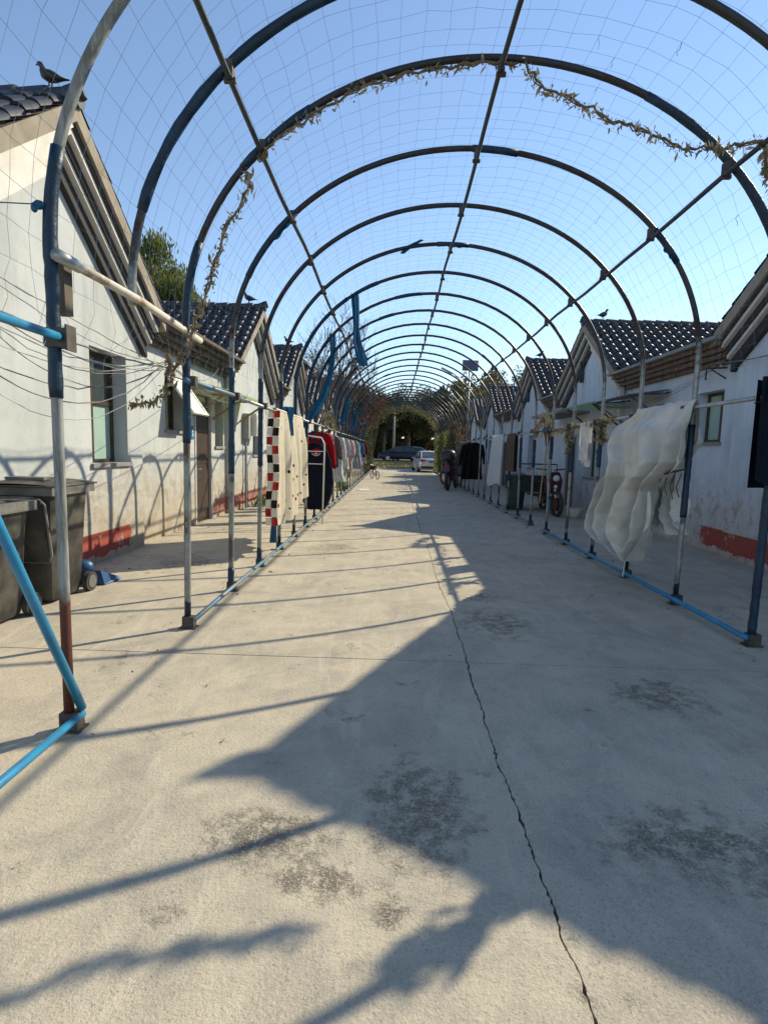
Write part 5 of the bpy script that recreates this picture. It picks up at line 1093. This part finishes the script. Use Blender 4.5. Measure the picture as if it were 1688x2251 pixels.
# ------------------------------------------------------------------ trees and plants
def crown(name, clumps, n, size, mt, parent, asp=1.8, droop=0.0, seed=0):
    rt_ = random.Random(seed); random.seed(seed); m_ = MB(); tot = sum(c[3]*c[3] for c in clumps)
    for (x, y, z, r) in clumps:
        for _ in range(int(n*r*r/tot)):
            while True:
                d = Vector((rt_.uniform(-1, 1), rt_.uniform(-1, 1), rt_.uniform(-1, 1)))
                if d.length <= 1: break
            d *= .45+.55*rt_.random()
            p = Vector((x, y, z))+d*r; dv = None
            if droop: dv = (rt_.gauss(0, .25), rt_.gauss(0, .25), -1)
            m_.leaf(p, size*rt_.uniform(.6, 1.4), asp, dv)
    o = obj(name, m_, mt, parent); stuff(o); return o
def branches(m_, p, d, l, r, dep, rt_, spread=.5, upb=.15, minr=.004):
    n = 4; pts = [p]; rr = [r]; q = p.copy(); dd = d.copy()
    for k in range(n):
        dd = (dd+Vector((rt_.gauss(0, .12), rt_.gauss(0, .12), rt_.gauss(0, .08)+upb*.2))).normalized(); q = q+dd*l/n; pts.append(q.copy()); rr.append(max(minr, r*(1-.45*(k+1)/n)))
    m_.tube(pts, rr, 6 if dep > 3 else (4 if dep > 1 else 3), False)
    if dep <= 0: return
    for k in range(rt_.randint(2, 4) if dep > 1 else rt_.randint(2, 3)):
        i = rt_.randint(2, n); nd = (dd+Vector((rt_.gauss(0, spread), rt_.gauss(0, spread), rt_.gauss(upb, spread*.6)))).normalized()
        branches(m_, pts[i].copy(), nd, l*rt_.uniform(.55, .8), max(minr, rr[i]*.62), dep-1, rt_, spread, upb, minr)
def bare_tree(label, X, Y, H, seed, r=.10, leafmt=None, nl=0, group='bare winter trees'):
    rt_ = random.Random(seed); t = thing('bare_tree', label, 'tree', (X, Y, 0), group); m_ = MB()
    top = Vector((X+rt_.uniform(-.15, .15), Y, H*.42)); m_.tube([(X, Y, 0), (X+.04, Y, H*.2), top], [r*1.15, r, r*.85], 9); obj('trunk', m_, 'bark', t, True)
    c = MB()
    for k in range(4): branches(c, top-Vector((0, 0, k*.28)), Vector((rt_.gauss(0, .45), rt_.gauss(0, .45), 1)).normalized(), H*.26, r*.6, 4, rt_, .42, .2, .006)
    stuff(obj('crown', c, 'bark', t))
    if leafmt:
        pts = [Vector(c.v[rt_.randrange(len(c.v))]) for _ in range(nl)]; l_ = MB(); random.seed(seed)
        for p in pts: l_.leaf(p+Vector((rt_.gauss(0, .06), rt_.gauss(0, .06), rt_.gauss(-.03, .06))), rt_.uniform(.04, .08), 1.6)
        stuff(obj('leaves', l_, leafmt, t))
    return t
bare_tree('tall bare dark tree rising through the hoops on the sunlit side', -2.1, 21.5, 7.2, 31, .13, 'leafr', 60)
bare_tree('slender bare tree just behind the hanging blue strip', -2.5, 18.6, 5.6, 32, .07)
bare_tree('bare tree with russet leaves beyond the tall dark tree', -2.3, 25.2, 6.2, 33, .10, 'leafr', 900)
bare_tree('bare tree with yellow brown leaves near the far hoops', -2.4, 29.5, 6.0, 34, .09, 'leafy2', 1100)
wt = thing('willow_tree', 'green willow crown rising behind the white gable house', 'tree', (-9.2, 21.0, 0))
m_ = MB(); m_.tube([(-9.2, 21, 0), (-9.1, 21, 2.5), (-9.2, 21, 5)], [.28, .22, .16], 9)
rt_ = random.Random(4)
for k in range(6): branches(m_, Vector((-9.2, 21, 4.5)), Vector((rt_.gauss(0, .5), rt_.gauss(0, .5), 1)).normalized(), 2.2, .10, 2, rt_, .45, .1)
obj('trunk', m_, 'bark', wt, True)
cl_ = [(-9.4+rt_.gauss(0, 1.0), 21+rt_.gauss(0, .9), 6.7+rt_.gauss(0, .85), rt_.uniform(.6, 1.1)) for _ in range(30)]+[(-7.6, 21, 6.0, .7), (-8.0, 21, 6.8, .8), (-10.5, 21, 7.4, .9)]
crown('crown', cl_, 34000, .06, 'leafy', wt, 3.6, 1.0, 5)
def leafy_tree(name, label, X, Y, H, R, mt, seed, n=3500, sz=.16, cat='tree', trunk=.16, group='trees beyond the tunnel'):
    rt_ = random.Random(seed); z0 = rise(X, Y) if Y > 45 else 0
    t = thing(name, label, cat, (X, Y, z0), group); m_ = MB(); m_.tube([(X, Y, z0), (X+.1, Y, z0+H*.3), (X, Y, z0+H*.6)], [trunk*1.2, trunk, trunk*.6], 8)
    for k in range(5): branches(m_, Vector((X, Y, z0+H*(.35+.05*k))), Vector((rt_.gauss(0, .7), rt_.gauss(0, .7), .8)).normalized(), H*.24, trunk*.45, 2, rt_, .5, .1)
    obj('trunk', m_, 'bark', t, True)
    gs_ = lambda: max(-1.25, min(1.25, rt_.gauss(0, 1)))
    cl = [(X+gs_()*R*.42, Y+gs_()*R*.42, z0+H*.64+gs_()*H*.15, R*rt_.uniform(.26, .48)) for _ in range(22)]
    crown('crown', cl, n, sz, mt, t, 1.7, 0, seed); return t
spec = [(-13, 58, 9, 3.4, 'leafd', 'dark leafy tree far left beyond the last houses'), (-8, 62, 10.5, 3.6, 'leafb', 'brown leafed tree left of the dark car'), (-4.2, 56, 7.5, 3.0, 'leafd', 'dark evergreen leaning over the far lane end'), (-1.2, 66, 8.5, 3.4, 'leafd', 'dark tree above the dark blue car'),
        (1.8, 69, 8.0, 3.4, 'leafd', 'dark tree behind the parked cars'), (5.0, 63, 8.0, 3.2, 'leafd', 'dark leafy tree behind the silver sedan'), (8.5, 60, 10.5, 3.6, 'leafb', 'brown tree beyond the last shaded house'), (12.5, 66, 12, 4.0, 'leafy2', 'yellowing tall tree beyond the shaded houses'), (6.8, 50, 8.5, 2.4, 'leafy2', 'yellow green tree showing past the solar lamp'), (17, 58, 11, 4, 'leafb', 'brown tree far to the right'), (-18, 66, 12, 4.2, 'leafb', 'brown tree far beyond the left houses'), (4, 84, 12, 5, 'leafb', 'hazy brown tree in the far background'), (-6, 86, 12.5, 5, 'leafb', 'second hazy brown tree in the far background')]
for k, (X, Y, H, R, mt, lab) in enumerate(spec): leafy_tree('leafy_tree', lab, X, Y, H, R, mt, 50+k, 6500 if mt == 'leafd' else 4500, .20)
# undergrowth behind the cars: hedge plants one by one
for k in range(9):
    X = -7+k*2.1; t = thing('shrub', ('brown', 'dark', 'thin brown', 'low dark', 'ragged', 'dense dark', 'tall brown', 'sparse', 'broad dark')[k]+' shrub in the thicket behind the parked cars', 'shrub', (X, 71+(k % 3), rise(X, 71)), 'thicket behind the parked cars')
    m_ = MB(); rt_ = random.Random(90+k)
    for q_ in range(7): branches(m_, Vector((X+rt_.uniform(-.6, .6), 71+(k % 3), rise(X, 71))), Vector((rt_.gauss(0, .2), rt_.gauss(0, .2), 1)).normalized(), 2.2, .05, 2, rt_, .3, .3, .015)
    stuff(obj('stems', m_, 'bark', t)); crown('foliage', [(X+rt_.gauss(0, .7), 71+(k % 3), 1.6+rt_.gauss(0, .8)+.5, .9) for _ in range(8)], 1500, .2, 'leafd' if k % 2 else 'leafb', t, 1.6, 0, k)
# vines climbing the far hoops
def climber(label, i0, i1, ta, tb, mt, seed, n=1500):
    rt_ = random.Random(seed); p0 = amap(i0, ta); t = thing('climbing_plant', label, 'climber', (p0.x, p0.y, 0), 'plants climbing the far hoops'); m_ = MB()
    for i in range(i0, i1+1):
        pts = [amap(i, 0 if ta < 1.5 else 3)+Vector((0, .04, 0))]+[amap(i, ta+(tb-ta)*k/10, .03)+Vector((rt_.gauss(0, .03), rt_.gauss(0, .05), 0)) for k in range(11)]
        m_.tube(pts if ta < 1.5 else [amap(i, 3-k/6, .02) for k in range(5)]+[amap(i, tb-(tb-ta)*k/10, .03) for k in range(11)], .012, 4)
    obj('stem', m_, 'vine', t); l_ = MB(); random.seed(seed)
    for _ in range(n):
        i = rt_.randint(i0, i1); tt = rt_.uniform(ta, tb); p = amap(i, tt, rt_.uniform(-.10, .12))+Vector((rt_.gauss(0, .05), rt_.uniform(-.6, .6), rt_.gauss(0, .06))); l_.leaf(p, rt_.uniform(.06, .13), 1.5)
    stuff(obj('leaves', l_, mt, t))
climber('green climber over the far hoops on the shaded side', 23, 31, 1.95, 2.9, 'leafy', 71, 2600)
climber('brown climber over the middle hoops on the shaded side', 19, 23, 1.9, 2.8, 'leafb', 72, 1000)
climber('dense green climber on the last sunlit hoops', 26, 32, .1, 1.1, 'leafd', 73, 3000)
climber('russet climber over the top of the far hoops', 22, 31, 1.0, 1.35, 'leafr', 74, 1000)
climber('yellow green climber over the crown of the last hoops', 29, 32, 1.25, 1.9, 'leafy2', 75, 900)
wd_ = thing('weed_clump', 'small green weed clump by the sunlit base rail', 'weed', (-1.85, 20.3, 0), 'weeds by the base rail')
m_ = MB(); random.seed(3)
for _ in range(220): a = random.uniform(0, 2*pi); m_.leaf((-1.85+random.gauss(0, .1), 20.3+random.gauss(0, .3), abs(random.gauss(.16, .14))), .05, 2.6, (random.gauss(0, .5), random.gauss(0, .5), 1))
stuff(obj('leaves', m_, 'weed', wd_))
wd_ = thing('weed_clump', 'low green weeds at the foot of the peeling sunlit wall', 'weed', (-3.45, 13.0, 0), 'weeds by the base rail')
m_ = MB()
for _ in range(300): m_.leaf((-3.4+random.gauss(0, .1), 14.4+random.gauss(0, .5), abs(random.gauss(.06, .09))), .04, 2.6, (random.gauss(0, .5), random.gauss(0, .5), 1))
stuff(obj('leaves', m_, 'weed', wd_))
# dry grass bank before the dark car
m_ = MB(); random.seed(8)
for _ in range(5000):
    x = random.uniform(-4.5, 6); y = random.uniform(47, 55); m_.leaf((x, y, rise(x, y)+.05), .06, 3.0, (random.gauss(0, .5), random.gauss(0, .5), 1))
g_ = obj('dry_grass', m_, 'grass'); g_['label'] = 'dry yellow grass on the bank before the dark blue car'; g_['category'] = 'grass'; stuff(g_)
# pale tree trunk / utility pole at the far end
up_ = thing('utility_pole', 'pale concrete pole at the far end of the lane', 'pole', (.0, 54.0, rise(0, 54)))
m_ = MB(); m_.tube([(.0, 54, rise(0, 54)), (.0, 54, 5.2)], [.13, .10], 10); obj('pole', m_, 'slab', up_, True); m_ = MB(); m_.box((-.1, 53.86, 4.9), (.1, 54.14, 5.1)); obj('cap', m_, 'clamp', up_)
# old brick shed beyond the third sunlit gable
bs = thing('brick_shed', 'dark brown flat roofed shed rising behind the bare trees', 'shed', (-4.6, 24.0, 0))
m_ = MB(); m_.box((-6.2, 22.6, 3.37), (-4.0, 25.3, 5.1)); obj('wall', m_, 'redtile', bs); m_ = MB(); m_.box((-6.3, 22.5, 5.1), (-3.85, 25.4, 5.2)); obj('roof', m_, 'strip_d', bs)
# crushed white wrapper on the paving
m_ = MB(); m_.grid(lambda u, v: (-1.35+.5*u, 20.2+.5*v, .012+.05*sin(u*7)*sin(v*6)*sin(pi*u)*sin(pi*v)+.03*sin(pi*u)*sin(pi*v)), 12, 12); tag(obj('plastic_bag', m_, 'pvcwhite', None, True), 'flattened white plastic bag on the paving by the sunlit rail', 'bag')

# the far-off wood that closes the view
m_ = MB(); rw2 = random.Random(77); random.seed(77)
for _ in range(26000):
    x = rw2.uniform(-34, 36); top = 7.0+1.6*sin(x*.33)+1.2*sin(x*.9+2)+.6*sin(x*2.1); z = .5+top*rw2.random()**.8
    m_.leaf((x, 78+rw2.uniform(-2.5, 2.5), z), rw2.uniform(.35, .7), 1.5)
for k in range(60):
    x = rw2.uniform(-30, 30); y = 76+rw2.uniform(-3, 3); m_.tube([(x, y, .4), (x+rw2.uniform(-.3, .3), y, 6)], [.14, .05], 5)
wo = obj('distant_wood', m_, 'leafd'); wo['label'] = 'dark distant wood closing the end of the lane'; wo['category'] = 'wood'; stuff(wo)

# leaf litter and grit swept against the rails and wall foot
m_ = MB(); rl = random.Random(15); random.seed(15)
for _ in range(420):
    k = rl.random()
    if k < .30: x, y = XL+rl.gauss(.02, .12), rl.uniform(2.6, 20)
    elif k < .55: x, y = XR+rl.gauss(-.02, .12), rl.uniform(4, 20)
    elif k < .75: x, y = -3.45+abs(rl.gauss(0, .22)), rl.uniform(5.6, 18)
    else: x, y = rl.uniform(-3, 4.8), rl.uniform(1.2, 18)
    m_.leaf((x, y, .008+rl.random()*.006), rl.uniform(.006, .016)*min(1.8, .55+y*.15), rl.uniform(1.3, 2.4), (rl.gauss(0, 1), rl.gauss(0, 1), rl.gauss(0, .12)))
for _ in range(500):
    x = rl.choice((XL+rl.gauss(.0, .10), XR+rl.gauss(-.03, .09), .57+rl.gauss(0, .05), rl.uniform(-2.6, 3))); y = 1.2+abs(rl.gauss(0, 4)); q_ = rl.uniform(.0015, .0035)*min(1.8, .5+y*.2)
    m_.add([(x-q_, y, .001), (x+q_*.7, y-q_, .001), (x+q_*.4, y+q_, .001), (x, y, .0015+q_*.5)], [(0, 1, 3), (1, 2, 3), (2, 0, 3)])
lt = obj('leaf_litter', m_, 'vine'); lt['label'] = 'scattered dry leaf crumbs and grit on the paving'; lt['category'] = 'litter'; stuff(lt)
